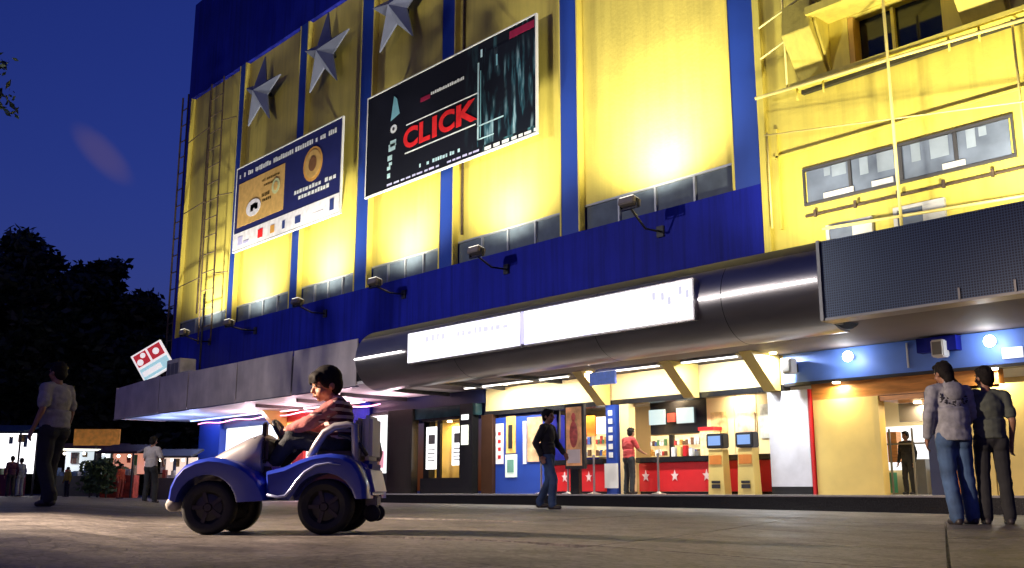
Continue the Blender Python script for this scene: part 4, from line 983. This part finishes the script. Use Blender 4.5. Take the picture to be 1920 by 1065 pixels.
# man in the grey jacket, seen from behind
r_, p_, s_ = adult('standing man in grey hooded jacket and worn blue jeans, seen from behind', (-4.66, 10.33, terrain(-4.66, 10.33)), math.radians(52), 1.68, M_hood, M_jean,
      dict(shR=(.19, 0, 1.41), elR=(.27, .05, 1.16), wrR=(.20, .20, 1.02), elL=(-.27, -.04, 1.13), wrL=(-.25, .07, .92), anR=(.17, .05, .085), anL=(-.06, -.06, .085), knR=(.14, .05, .5), knL=(-.07, .02, .5), hea=(-.02, .05, 1.61), headyaw=.25, headpitch=-.25), voxel=.0075, collar=True, bulk=1.08)
hd = MB(); hd.ell(V((0, -.12, 1.40))*s_, .12*s_, .055*s_, .10*s_); hd.ell(V((0, -.10, 1.46))*s_, .11*s_, .06*s_, .05*s_)
link('hood', remeshed(hd, .01, 3), M_hood, r_)
M_print = cloth('dark_jacket_print', (.03, .03, .04))
pm = MB()
for k in range(46):
    a = rnd.uniform(-1, 1); z = 1.33 - .08*(1-abs(a)) + rnd.uniform(-.035, .05)
    yy = -.135*math.sqrt(max(0, 1-(a*.15/.19)**2))
    pm.ell(V((a*.155, yy, z))*s_, rnd.uniform(.008, .022)*s_, .008*s_, rnd.uniform(.005, .014)*s_, n=8, m=5)
pm.build('back_print', M_print, r_, smooth=True)
tl = MB(); tl.ell(V((-.02, -.07, 1.55))*s_, .06*s_, .045*s_, .07*s_); tl.ell(V((.03, -.085, 1.48))*s_, .045*s_, .03*s_, .06*s_)
link('hair_tail', remeshed(tl, .009, 2), M_hair, r_)
adult('man in olive grey shirt and dark trousers beside the grey jacket', (-4.42, 10.66, terrain(-4.42, 10.66)), math.radians(35), 1.62, M_olive, M_char,
      dict(elL=(-.24, .10, 1.16), wrL=(-.10, .26, 1.26), elR=(.24, -.03, 1.13), wrR=(.23, .06, .9), headyaw=.5, anR=(.13, .02, .085)), voxel=.0085, sleeves='short')
# walker in jeans near the porch step
adult('person walking in dark top and blue jeans before the blue booth', (-10.4, 10.05, terrain(-10.4, 10.05)), math.radians(-70), 1.42, M_char, M_jean,
      dict(hiR=(.08, 0, .92), knR=(.09, .16, .52), anR=(.09, .12, .095), knL=(-.09, -.02, .5), anL=(-.09, -.20, .12), elR=(.23, -.12, 1.15), wrR=(.22, -.02, .93), elL=(-.23, .08, 1.15), wrL=(-.21, .22, .98)), voxel=.0085)
adult('person in red shirt and black trousers leaning at the ticket counter', (-14.75, 16.75, PZ), math.radians(-8), 1.45, M_redc, M_char,
      dict(elR=(.26, .12, 1.15), wrR=(.20, .32, 1.08), elL=(-.24, .05, 1.12), wrL=(-.20, .22, 1.0), nec=(0, .04, 1.46), hea=(0, .09, 1.61)), sleeves='short')
adult('dark figure standing in the lit foyer doorway', (-9.18, 18.35, PZ), math.radians(170), 1.18, M_char, M_char, voxel=.014)
adult('person in dark clothes standing beside the bright poster box', (-23.9, 16.2, PZ), math.radians(200), 1.72, cloth('maroon_black', (.03, .012, .018)), M_char, dict(elR=(.24, .08, 1.14), wrR=(.14, .24, 1.10)))
LM = (-12.2, 3.83, terrain(-12.2, 3.83))
adult('man in grey shirt and black trousers standing at the far left plaza', LM, math.radians(120), 1.66, M_greyc, M_char,
      dict(elR=(.29, .02, 1.15), wrR=(.33, .10, .95), elL=(-.28, -.06, 1.15), wrL=(-.31, .02, .93), knR=(.10, .10, .5), anR=(.11, .10, .085), anL=(-.11, -.14, .10)), voxel=.009, sleeves='short', bulk=1.15)
WM = (-25.2, 10.35, terrain(-25.2, 10.35))
adult('person in white shirt and black trousers walking past the distant stalls', WM, math.radians(30), 1.66, M_whc, M_char,
      dict(elR=(.27, .08, 1.14), wrR=(.18, .24, 1.05), elL=(-.26, .06, 1.14), wrL=(-.17, .22, 1.03), knR=(.11, .10, .5), anR=(.11, .08, .085)), sleeves='short')

# ------------------------------------------------------------------ toy car and boy
CARLOC = (-5.36, 3.01, .098); CARROT = math.radians(228-3)
M_cblue = mat('blue_plastic', (.014, .036, .34), .32, var=.08, vscale=6, coat=.4); M_csil = mat('silver_plastic', (.42, .40, .40), .32, .5, var=.08, vscale=5)
M_rub = mat('black_tyre', (.012, .012, .012), .75, var=.3, vscale=30); M_rim = mat('dark_rim', (.012, .012, .013), .4); M_cdk = mat('black_plastic', (.015, .015, .017), .4)
M_cgr = mat('grey_plastic', (.30, .28, .26), .45, var=.1); M_chl = mat('highlight_line', (.45, .5, .75), .25, .4)
car = thing('toy_car', 'blue and silver battery ride-on toy car carrying the boy', 'toy car', CARLOC, CARROT)
mb = MB()
prof = [(.02, .20), (.04, .375), (-.06, .375), (-.22, .43), (-.44, .43), (-.545, .38), (-.585, .22), (-.16, .185)]
mb.prism(prof, 'y', -.205, .205); mb.build('body', M_cblue, car, bevel=.018, smooth=True, auto=35)
MB().prism([(.56, .17), (.52, .27), (.05, .36), (.03, .20)], 'y', -.14, .14).build('front_chassis', M_cdk, car, bevel=.01)
# hood
rings = []
for x, w, zb, zt in ((.565, .08, .22, .27), (.52, .13, .22, .345), (.42, .165, .25, .425), (.30, .185, .28, .495), (.19, .20, .30, .55), (.115, .205, .32, .575), (.09, .20, .33, .56)):
    ring = []
    for k in range(20):
        a = 2*PI*k/20; c, s2 = math.cos(a), math.sin(a)
        f = lambda t: math.copysign(abs(t)**.62, t)
        ring.append((x, w*f(c), (zb+zt)/2+(zt-zb)/2*f(s2)))
    rings.append(ring)
hood = MB().loft(rings).build('hood', M_csil, car, smooth=True, auto=50)
MB().box(.40, .43, .145, .166, .335, .365).build('hood_clip', M_cdk, hood)
for y in (-.11, .11): MB().ell((.53, y, .315), .03, .038, .034).build('headlight', mat('lamp_lens', (.6, .6, .55), .15), car, smooth=True)
# fenders, thick moulded shells with the wheel arches cut out of them
def arc_pts(cx, cz, r, a0, a1, n=14): return [(cx+r*math.cos(math.radians(a0+(a1-a0)*k/n)), cz+r*math.sin(math.radians(a0+(a1-a0)*k/n))) for k in range(n+1)]
FO = [(.575, .20), (.565, .27), (.535, .335), (.49, .385), (.42, .415), (.34, .43), (.26, .42), (.18, .395), (.11, .355), (.05, .30), (.015, .24), (.0, .19)]
RO = [(.015, .205), (.02, .35), (-.08, .375), (-.17, .415), (-.25, .44), (-.34, .45), (-.42, .44), (-.49, .405), (-.53, .345), (-.555, .27), (-.56, .20)]
def shell(name, outer, inner, y0, y1):
    # side skin, rounded shoulder and inner lip between the outer line and the arch
    mb = MB(); c = V((sum(p[0] for p in outer)/len(outer), 0, sum(p[1] for p in outer)/len(outer)))
    n = len(outer); inn = []
    for k in range(n):
        t = k/(n-1)*(len(inner)-1); q = min(int(t), len(inner)-2); f = t-q
        inn.append((inner[q][0]*(1-f)+inner[q+1][0]*f, inner[q][1]*(1-f)+inner[q+1][1]*f))
    rings = []
    for k in range(n):
        o, i_ = V((outer[k][0], 0, outer[k][1])), V((inn[k][0], 0, inn[k][1])); d = (i_-o); L = d.length; d.normalize()
        sg = 1 if y1 > 0 else -1; Y = lambda v: v*sg
        a, b = abs(y0), abs(y1)
        rings.append([tuple(o+d*q+V((0, Y(y), 0))) for q, y in ((0, a), (0, b-.045), (.008, b-.018), (.026, b), (L-.012, b-.012), (L, b-.02), (L, a))])
    mb.loft(rings)
    return mb.build(name, M_cblue, car, smooth=True, auto=45)
V = Vector
for sgn in (1, -1):
    f1 = shell('front_fender', FO, arc_pts(.355, .155, .178, 8, 172), .12*sgn, .335*sgn)
    f2 = shell('rear_fender', RO, [(-.02, .205), (-.09, .19)] + arc_pts(-.315, .16, .182, 10, 168), .13*sgn, .335*sgn)
    y = .340*sgn
    MB().tube([(-.0, y-.004*sgn, .222), (-.06, y, .208), (-.105, y, .215), (-.135, y, .25), (-.165, y, .295), (-.21, y, .345), (-.27, y, .382), (-.34, y, .395), (-.41, y, .385)], [.009]*6+[.007, .005, .003], 6).build('fender_highlight', M_chl, f2, smooth=True)  # pale tube painting in the highlight over the rear arch
    MB().prism([(.60, .30), (.05, .40), (.02, .2), (.2, .2), (.355, .36), (.5, .2), (.58, .2)], 'y', .11*sgn, .118*sgn).build('inner_panel', M_cdk, f1)
# wheels
def wheel(x, y, r, w, sgn, steer=0.):
    M = Matrix.Translation((x, y, r)) @ Matrix.Rotation(steer, 4, 'Z') @ Matrix.Rotation(PI/2, 4, 'X')
    h = w/2
    ty = MB().lathe([(r*.60, -h*.8), (r*.80, -h), (r*.94, -h*.86), (r, -h*.5), (r, h*.5), (r*.94, h*.86), (r*.80, h), (r*.60, h*.8)], M, 40)
    wh = ty.build('wheel', M_rub, car, smooth=True, auto=50)
    MB().lathe([(.001, -h*.55), (r*.25, -h*.6), (r*.5, -h*.45), (r*.61, -h*.75), (r*.61, h*.75), (r*.5, h*.45), (r*.25, h*.6), (.001, h*.55)], M, 28).build('rim', M_rim, wh, smooth=True, auto=30)
    hb = MB(); hb.lathe([(.001, -h*.8), (.02, -h*.8), (.024, -h*.6), (.001, -h*.6)], M, 14); hb.lathe([(.001, h*.6), (.024, h*.6), (.02, h*.8), (.001, h*.8)], M, 14); hb.build('hub_cap', M_rim, wh)
    sp = MB()
    for k in range(5):
        Mk = M @ Matrix.Rotation(2*PI*k/5, 4, 'Z')
        for zz in (-h*.62, h*.62): sp.obox(Mk @ V((r*.38, 0, zz)), r*.4, .022, .012, Mk.to_3x3())
    sp.build('spokes', M_rim, wh)
wheel(.355, .235, .150, .13, 1, .10); wheel(.355, -.235, .150, .13, -1, .10); wheel(-.315, .24, .155, .15, 1); wheel(-.315, -.24, .155, .15, -1)
MB().tube([(.355, -.23, .15), (.355, .23, .15)], .015, 8).build('front_axle', M_cdk, car); MB().tube([(-.315, -.23, .155), (-.315, .23, .155)], .015, 8).build('rear_axle', M_cdk, car)
MB().tube([(.55, -.26, .17), (.585, -.2, .165), (.60, 0, .165), (.585, .2, .165), (.55, .26, .17)], .042, 10).build('front_bumper', M_cgr, car, smooth=True)
MB().box(.06, .12, -.17, .17, .40, .545).build('dashboard', M_cdk, car, bevel=.02)
MB().ell((.13, .15, .50), .035, .03, .05).build('lamp_housing', M_cdk, car, smooth=True)
MB().box(.085, .11, .07, .13, .55, .64).build('side_mirror', M_cdk, car, bevel=.01)
col = MB().tube([(.07, 0, .50), (.025, 0, .555)], .016, 8).build('steering_column', M_cdk, car)
SM = Matrix.Translation((.012, 0, .565)) @ Matrix.Rotation(math.radians(-55), 4, 'Y')
MB().tube([SM @ V((.105*math.cos(a), .105*math.sin(a), 0)) for a in [2*PI*k/24 for k in range(24)]], .013, 8, True).build('steering_wheel', M_cdk, car, smooth=True)
MB().obox(SM @ V((0, 0, 0)), .2, .03, .014, SM.to_3x3()).obox(SM @ V((0, 0, 0)), .03, .2, .014, SM.to_3x3()).build('wheel_spokes', M_cgr, car)
MB().box(-.47, -.20, -.15, .15, .425, .47).build('seat', M_cdk, car, bevel=.02)
MB().box(-.478, -.448, -.17, .17, .38, .66).build('seat_back', M_cgr, car, bevel=.018)
MB().box(-.545, -.482, -.14, .14, .42, .675).build('rear_box', mat('pale_box_plastic', (.72, .69, .58), .5), car, bevel=.02)
MB().box(-.55, -.482, -.15, .15, .20, .415).build('rear_box_base', mat('matt_blue_plastic', (.012, .03, .26), .6, spec=.2), car, bevel=.02)
for sgn in (1, -1):
    y = .20*sgn
    MB().tube([(-.20, y, .43), (-.235, y, .50), (-.28, y, .57), (-.34, y, .605), (-.41, y, .612), (-.455, y, .612), (-.465, y, .45), (-.465, y, .35)], .024, 8).build('side_frame', M_csil, car, smooth=True)
    MB().tube([(-.36, y, .56), (-.42, y, .545), (-.49, y, .50), (-.53, y, .44)], .012, 8).build('inner_frame', M_cdk, car, smooth=True)
MB().box(-.57, -.50, -.06, .06, .15, .22).build('rear_bracket', M_cgr, car, bevel=.01)
for y in (-.075, .075):
    cw = MB().lathe([(.001, -.02), (.038, -.02), (.048, -.012), (.048, .012), (.038, .02), (.001, .02)], Matrix.Translation((-.545, y, .115)) @ Matrix.Rotation(PI/2, 4, 'X'), 18).build('stabiliser_wheel', M_rub, car, smooth=True, auto=40)
    MB().box(-.56, -.535, y-.03, y-.022, .09, .2).build('fork', M_cdk, cw)

def stripe_mat():
    m = bpy.data.materials.new('striped_jumper'); m.use_nodes = True
    t = m.node_tree; b = t.nodes['Principled BSDF']; nn = t.nodes.new; lk = t.links.new; b.inputs['Roughness'].default_value = .85
    co = nn('ShaderNodeTexCoord'); sp = nn('ShaderNodeSeparateXYZ'); lk(co.outputs['Object'], sp.inputs[0])
    mu = nn('ShaderNodeMath'); mu.operation = 'MULTIPLY'; mu.inputs[1].default_value = 25; lk(sp.outputs[2], mu.inputs[0])
    fr = nn('ShaderNodeMath'); fr.operation = 'FRACT'; lk(mu.outputs[0], fr.inputs[0])
    gt = nn('ShaderNodeMath'); gt.operation = 'GREATER_THAN'; gt.inputs[1].default_value = .52; lk(fr.outputs[0], gt.inputs[0])
    r = nn('ShaderNodeMix'); r.data_type = 'RGBA'; lk(gt.outputs[0], r.inputs['Factor']); r.inputs['A'].default_value = (.09, .012, .022, 1); r.inputs['B'].default_value = (.60, .42, .36, 1)
    lk(r.outputs['Result'], b.inputs['Base Color']); return m
def child_head(c, s, R, body_mb):
    at = lambda x, y, z: c + R @ V((x, y, z))*s
    body_mb.ell(at(0, -.006, .020), .078*s, .092*s, .092*s, R)
    body_mb.ell(at(0, .026, -.042), .060*s, .062*s, .056*s, R)
    body_mb.ell(at(0, .058, -.080), .024*s, .022*s, .018*s, R)
    body_mb.capsule(at(0, .086, -.004), at(0, .098, -.026), .007*s, .0115*s)
    for q in (-1, 1):
        body_mb.ell(at(q*.079, -.006, -.018), .011*s, .022*s, .028*s, R)
        body_mb.ell(at(q*.042, .060, -.040), .028*s, .026*s, .026*s, R)
    body_mb.ell(at(0, .084, -.058), .020*s, .010*s, .009*s, R)
    h = MB()
    h.ell(at(0, -.014, .034), .084*s, .098*s, .087*s, R); h.ell(at(0, -.040, -.004), .079*s, .066*s, .078*s, R)
    h.ell(at(0, .052, .062), .074*s, .046*s, .034*s, R)
    for q in (-1, 1): h.ell(at(q*.072, .004, .012), .017*s, .05*s, .045*s, R)
    for k in range(14):
        x = -.066+.132*k/13; h.ell(at(x, .082-.30*x*x/.066*.066*4, .044+.006*math.sin(k*2.3)), .010*s, .012*s, .022*s, R, 8, 6)
    return h, at
boy = thing('person', 'small boy in striped red jumper driving the blue toy car', 'person', (CARLOC[0]+.045*math.cos(CARROT), CARLOC[1]+.045*math.sin(CARROT), CARLOC[2]), CARROT)
body = MB()
sC = .86
hip, chest, neck, hd_c = V((-.375, 0, .52)), V((-.36, 0, .66)), V((-.345, 0, .765)), V((-.275, 0, .872))
HR = Euler((0, 0, math.radians(-90+30))).to_matrix() @ Euler((math.radians(-16), 0, 0)).to_matrix()   # face towards +x (the bonnet), turned a little to the street
body.ell(hip, .085, .105, .075); body.ell(chest, .075, .10, .125, Euler((0, .12, 0)).to_matrix()); body.ell((-.365, 0, .725), .06, .115, .05)
body.capsule(neck-V((.01, 0, .04)), hd_c-V((.012, 0, .06)), .037, .036)
hm, at = child_head(hd_c, sC*1.12, HR, body)
arms = {}
for sg_ in (1, -1):
    sh_, el_, wr_ = V((-.37, .118*sg_, .735)), V((-.225, .150*sg_, .635)), V((-.085, .100*sg_, .592))
    arms[sg_] = (sh_, el_, wr_)
    body.capsule(sh_, el_, .033, .028); body.capsule(el_, wr_, .028, .019)
    hand(body, wr_, (wr_-el_), V((.25, -sg_*.6, .7)), .66, .75)
    hp, kn, an = V((-.36, .06*sg_, .50)), V((-.105, .095*sg_, .545)), V((-.0, .09*sg_, .40))
    body.capsule(hp, kn, .052, .042); body.capsule(kn, an, .040, .028); body.capsule(an, an+V((.07, 0, -.02)), .024, .02)
link('body', remeshed(body, .0052, 4), M_skinb, boy)
link('hair', remeshed(hm, .006, 1), M_hair, boy)
face_bits(boy, at, sC*1.12, HR)
sh = MB(); sh.ell((-.375, 0, .56), .093, .113, .085); sh.ell(chest, .088, .112, .13, Euler((0, .12, 0)).to_matrix()); sh.ell((-.365, 0, .725), .07, .125, .055)
sh.capsule(neck-V((.012, 0, .035)), neck+V((.0, 0, .0)), .052, .047)
for sg_ in (1, -1):
    a, b_, c = arms[sg_]; sh.capsule(a, b_, .047, .042)
me_ = remeshed(sh, .008, 3); folds(me_, .004, 22, 2); link('jumper', me_, stripe_mat(), boy)
sl = MB()
for sg_ in (1, -1):
    a, b_, c = arms[sg_]; sl.capsule(a.lerp(b_, .12)+V((.004, 0, -.002)), b_, .049, .045); sl.capsule(b_, b_.lerp(c, .9), .045, .033)
me_ = remeshed(sl, .007, 3); folds(me_, .004, 22, 4); link('sleeves', me_, cloth('faded_red_wool', (.42, .13, .12), .2, 20), boy)
tr = MB(); tr.ell(hip-V((0, 0, .01)), .098, .118, .075)
for sg_ in (1, -1):
    hp, kn, an = V((-.36, .06*sg_, .50)), V((-.105, .095*sg_, .545)), V((-.0, .09*sg_, .40))
    tr.capsule(hp, kn, .066, .055); tr.capsule(kn, an+V((-.008, 0, .01)), .055, .042)
me_ = remeshed(tr, .008, 3); folds(me_, .005, 18, 6); link('trousers', me_, cloth('dark_slate_cotton', (.025, .03, .036)), boy)
for sg_ in (1, -1): MB().capsule((-.015, .09*sg_, .392), (.085, .09*sg_, .388), .032, .028).build('shoe', mat('pink_white_shoe', (.5, .38, .40), .5), boy, smooth=True)

# ------------------------------------------------------------------ street lamp just outside the frame on the left
sl_p = FW*6.0 + RT*(-6.0)
slp = thing('street_lamp', 'low warm street lamp standing left of the toy car', 'street lamp', (sl_p.x, sl_p.y, terrain(sl_p.x, sl_p.y)))
MB().tube([(0, 0, 0), (0, 0, 2.4)], .05, 12).build('pole', M_dark, slp, smooth=True)
MB().lathe([(.001, 2.4), (.16, 2.44), (.18, 2.6), (.1, 2.72), (.001, 2.74)], n=20).build('lantern', glow('warm_lantern', (1, .75, .5), 5), slp, smooth=True)
lamp('street_lamp_light', 'SPOT', slp, (RT.x*.25, RT.y*.25, 2.5), 5600, (1, .76, .57), .15, aim=RT*1.0+FW*.25+V((0, 0, -.55)), spot=92, blend=1.)

ts_p = V((-20.0, -4.0, 0))
tsl = thing('street_lamp', 'tall white street lamp added out of view behind the viewer', 'street lamp', tuple(ts_p))  # unseen lamp, added to brighten the fascia, drum and blue wall
MB().tube([(0, 0, 0), (0, 0, 7.0), (0, .3, 7.4), (0, .9, 7.5)], [.08, .06, .05, .045], 12).build('pole', M_grey, tsl, smooth=True)
MB().box(-.14, .14, .85, 1.35, 7.42, 7.56).build('lamp_head', M_grey, tsl, bevel=.03)
lamp('street_lamp_light', 'SPOT', tsl, (0, 1.1, 7.38), 8500, (1, .93, .88), .2, aim=(0, .99, -.02), spot=98, blend=1.)

# ------------------------------------------------------------------ trees
def leaf_mat(name, c):
    m = mat(name, c, .6, var=.5, vscale=.6); return m
M_leaf = leaf_mat('dark_leaves', (.022, .035, .016)); M_bark = mat('bark', (.05, .04, .03), .9, var=.3, vscale=8)
def tree(label, base, centre, rad, n_clump, per, leaf, seed, trunk_r=.35, group='trees beyond the plaza'):
    R_ = random.Random(seed); t = thing('broadleaf_tree', label, 'tree', base, 0, group)
    c = V(centre)-V(base); vs, fs = [], []
    cl = []
    for k in range(n_clump):
        while True:
            q = V((R_.uniform(-1, 1), R_.uniform(-1, 1), R_.uniform(-1, 1)))
            if .35 < q.length < 1: break
        q = V((q.x*rad[0], q.y*rad[1], q.z*rad[2]))*R_.uniform(.85, 1.05); cl.append(c+q)
    for q in cl:
        cr = R_.uniform(.10, .2)*max(rad)
        for _ in range(per):
            d = V((R_.gauss(0, .5), R_.gauss(0, .5), R_.gauss(0, .42)))*cr
            p = q+d; u = V((R_.gauss(0, 1), R_.gauss(0, 1), R_.gauss(0, .7))).normalized(); w = u.cross(V((R_.gauss(0, 1), R_.gauss(0, 1), R_.gauss(0, 1)))).normalized()
            L = leaf*R_.uniform(.6, 1.3); i = len(vs)
            vs += [p-u*L, p+w*L*.45, p+u*L, p-w*L*.45]; fs.append((i, i+1, i+2, i+3))
    me = bpy.data.meshes.new('crown'); me.from_pydata([tuple(v) for v in vs], [], fs); link('crown', me, M_leaf, t)
    mb = MB(); top = V((c.x*.5, c.y*.5, c.z*.75)); mb.tube([(0, 0, -.2), (c.x*.2, c.y*.2, c.z*.4), top], [trunk_r, trunk_r*.75, trunk_r*.4], 10)
    for k in range(7):
        e = R_.choice(cl); mb.tube([V((c.x*.2, c.y*.2, c.z*.4)).lerp(top, k/7), top.lerp(e, .5)+V((0, 0, .3)), e], [trunk_r*.4, trunk_r*.25, .04], 6)
    mb.build('trunk', M_bark, t, smooth=True)
def wp(lat, dep, z=0.): q = FW*dep+RT*lat; return (q.x, q.y, z)
tree('broad dark tree behind the distant stalls, at the left edge of the photo', wp(-29, 54), wp(-28.5, 54, 9.2), (5.2, 5.2, 4.9), 130, 260, .30, 1)
tree('big dark tree behind the tilted tile sign', wp(-23.5, 56), wp(-23.5, 56, 8.1), (4.4, 4.4, 4.6), 130, 260, .30, 2)
tree('lower dark tree beside the left end of the canopy', wp(-20.0, 60), wp(-20.2, 60, 5.6), (3.2, 3.2, 4.2), 90, 240, .30, 3)
tree('dark tree filling the gap between the two big ones', wp(-26.5, 62), wp(-26.3, 62, 8.0), (5, 5, 5.0), 90, 240, .32, 4)
tree('nearer tree whose leaf tip enters the top left corner', wp(-12.0, 18), wp(-12.2, 18, 8.6), (2.25, 2.2, 1.5), 46, 60, .10, 5, .12)
hedge_b = []
R_ = random.Random(11); vs, fs = [], []
for _ in range(24000):
    lat = R_.uniform(-40, -14); q = V(wp(lat, 66+R_.uniform(-1, 1), R_.uniform(0, 7.0+1.6*noise.noise(V((lat*.4, 0, 0))))))
    u = V((R_.gauss(0, 1), R_.gauss(0, 1), R_.gauss(0, 1))).normalized(); w = u.cross(V((R_.gauss(0, 1), R_.gauss(0, 1), R_.gauss(0, 1)))).normalized(); i = len(vs)
    vs += [tuple(q-u*.4), tuple(q+w*.2), tuple(q+u*.4), tuple(q-w*.2)]; fs.append((i, i+1, i+2, i+3))
me = bpy.data.meshes.new('far_foliage'); me.from_pydata(vs, [], fs); fo = link('far_foliage', me, M_leaf); fo['kind'] = 'stuff'; fo['label'] = 'dark mass of far shrubbery behind the stalls'; fo['category'] = 'shrubbery'

# ------------------------------------------------------------------ distant stalls on the left
GOODS = [mat('goods_'+n_, c_, .6, var=.5, vscale=15) for n_, c_ in (('dark', (.03, .03, .04)), ('red', (.3, .04, .03)), ('green', (.05, .14, .05)), ('tan', (.3, .2, .1)), ('white', (.5, .5, .5)), ('blue', (.05, .1, .25)))]
def stall(label, lat, dep, w, h, back, roof_m, counter_m, z0=1.0):
    g = terrain(*wp(lat, dep)[:2]); t = thing('market_stall', label, 'stall', (*wp(lat, dep)[:2], g), math.radians(48))
    MB().box(-w/2, w/2, .9, 1.0, z0-.2, h).build('back_panel', back, t)
    MB().loft([[(-w/2-.15, -.3, h-.05), (w/2+.15, -.3, h-.05), (w/2+.15, 1.2, h+.25), (-w/2-.15, 1.2, h+.25)], [(-w/2-.15, -.3, h+.02), (w/2+.15, -.3, h+.02), (w/2+.15, 1.2, h+.32), (-w/2-.15, 1.2, h+.32)]]).build('awning', roof_m, t)
    MB().box(-w/2, w/2, 0, .5, 0, z0-.25).build('counter', counter_m, t)
    for k in range(int(w*6)):
        gx = -w/2 + (k+.5)*w/int(w*6) + rnd.uniform(-.04, .04); gh = rnd.uniform(.08, .34); gm = rnd.choice(GOODS)
        MB().box(gx-rnd.uniform(.03, .07), gx+rnd.uniform(.03, .07), .1, .35, z0-.245, z0-.245+gh).build('goods', gm, t)
    for k in range(3):
        MB().ell((-w/2+(k+.5)*w/3, -.05, h-.12), .055, .055, .055, n=10, m=6).build('bulb', glow('stall_bulb', (1, .9, .7), 6), t)
    for k in range(int(w*3)):
        gx = rnd.uniform(-w/2+.1, w/2-.1); gz = rnd.uniform(.12, .4)
        gw = rnd.uniform(.05, .14); MB().box(gx-gw, gx+gw, .5, .54, h-.06-gz*1.4, h-.055).build('hanging_goods', rnd.choice(GOODS), t)
    for x in (-w/2, w/2):
        for y in (-.2, 1.05): MB().tube([(x, y, 0), (x, y, h)], .035, 6).build('post', M_dark, t)
    return t
def A(lat_px): return (lat_px-960)/1862
d = 36; stall('white-lit stall at the far left edge with maroon cloth', A(10)*d*1.02, d, 2.4, 2.25, glow('stall_white_glow', (1, .97, 1), 2.6), mat('teal_canvas', (.02, .05, .08), .7), cloth('maroon_cloth', (.10, .015, .04)))
d = 38; stall('stall under an orange signboard with white tube light', A(185)*d*1.02, d, 2.2, 1.7, glow('stall_cool_glow', (.8, .93, 1), .8), mat('orange_sign_cloth', (.12, .05, .02), .7), mat('dark_stall_cloth', (.03, .03, .035), .7))
q = V(wp(A(190)*37.5, 37.5)); sgn_ = thing('stall_signboard', 'orange signboard above the tube-lit stall', 'sign', (q.x, q.y, 1.75), math.radians(48))
MB().box(-.85, .85, -.05, .05, .25, .85).build('board', mat('orange_sign_print', (.5, .2, .03), .5, var=.6, vscale=5, emit=(1, .42, .06), estr=.13), sgn_); MB().box(-.03, .03, -.04, .04, -1.6, .249).build('post', M_dark, sgn_)
MB().tube([(-1.3, -.12, .1), (1.5, -.12, .06)], .03, 8).build('tube_light', glow('stall_tube', (1, 1, .8), 3), sgn_)
d = 34; stall('small stall with red-orange lit goods near the white shirted person', A(248)*d*1.02, d, 1.1, 1.5, glow('stall_red_glow', (1, .35, .2), .6), mat('maroon_canvas', (.03, .008, .014), .7), mat('red_goods', (.4, .05, .02), .6, var=.6, vscale=6))
d = 36; stall('small warm-lit stall behind the front of the toy car', A(345)*d*1.02, d, 1.2, 1.5, glow('stall_peach_glow', (1, .75, .6), .9), mat('dark_canvas', (.012, .012, .014), .7), mat('dark_stall_cloth', (.03, .03, .035), .7))
for u_, dd, h, m1, m2, lb in ((38, 33, 1.3, cloth('plum_cotton', (.07, .02, .05)), M_char, 'distant person in plum top before the white-lit stall'), (55, 33.5, 1.25, cloth('pale_blue_cotton', (.25, .30, .40)), cloth('pale_trouser', (.3, .35, .45)), 'distant person in pale clothes before the white-lit stall'),
                             (142, 33, .95, cloth('yellow_cotton', (.45, .33, .03)), M_char, 'distant person in yellow top near the orange signboard'), (240, 31, 1.05, cloth('rust_cotton', (.40, .07, .03)), cloth('rust_trouser', (.25, .04, .02)), 'distant person in rust red beside the white shirted walker')):
    q = wp(A(u_)*dd*1.0, dd); adult(lb, (q[0], q[1], terrain(q[0], q[1])), math.radians(60+u_), h, m1, m2, voxel=.016)
M_leafg = leaf_mat('stall_plant_leaves', (.05, .10, .03))
for u_, dd, hh, lb in ((185, 33, 1.35, 'leafy potted shrub before the tube-lit stall'), (215, 33, 1.5, 'taller leafy shrub right of the tube-lit stall'), (225, 34.5, 1.2, 'small leafy shrub between two stalls')):
    q = wp(A(u_)*dd, dd); t = thing('shrub', lb, 'shrub', (q[0], q[1], terrain(q[0], q[1])), 0, 'shrubs among the stalls')
    vs, fs = [], []
    for _ in range(420):
        p = V((R_.gauss(0, .17), R_.gauss(0, .17), R_.uniform(.15, hh*.85))); u = V((R_.gauss(0, 1), R_.gauss(0, 1), R_.gauss(0, 1))).normalized(); w = u.cross(V((R_.gauss(0, 1), R_.gauss(0, 1), R_.gauss(0, 1)))).normalized(); i = len(vs)
        vs += [tuple(p-u*.10), tuple(p+w*.05), tuple(p+u*.10), tuple(p-w*.05)]; fs.append((i, i+1, i+2, i+3))
    me = bpy.data.meshes.new('leaves'); me.from_pydata(vs, [], fs); link('leaves', me, M_leafg, t)
    MB().tube([(0, 0, 0), (0, 0, hh*.7)], .03, 6).build('stem', M_bark, t)

bpy.data.scenes.remove(TMP)
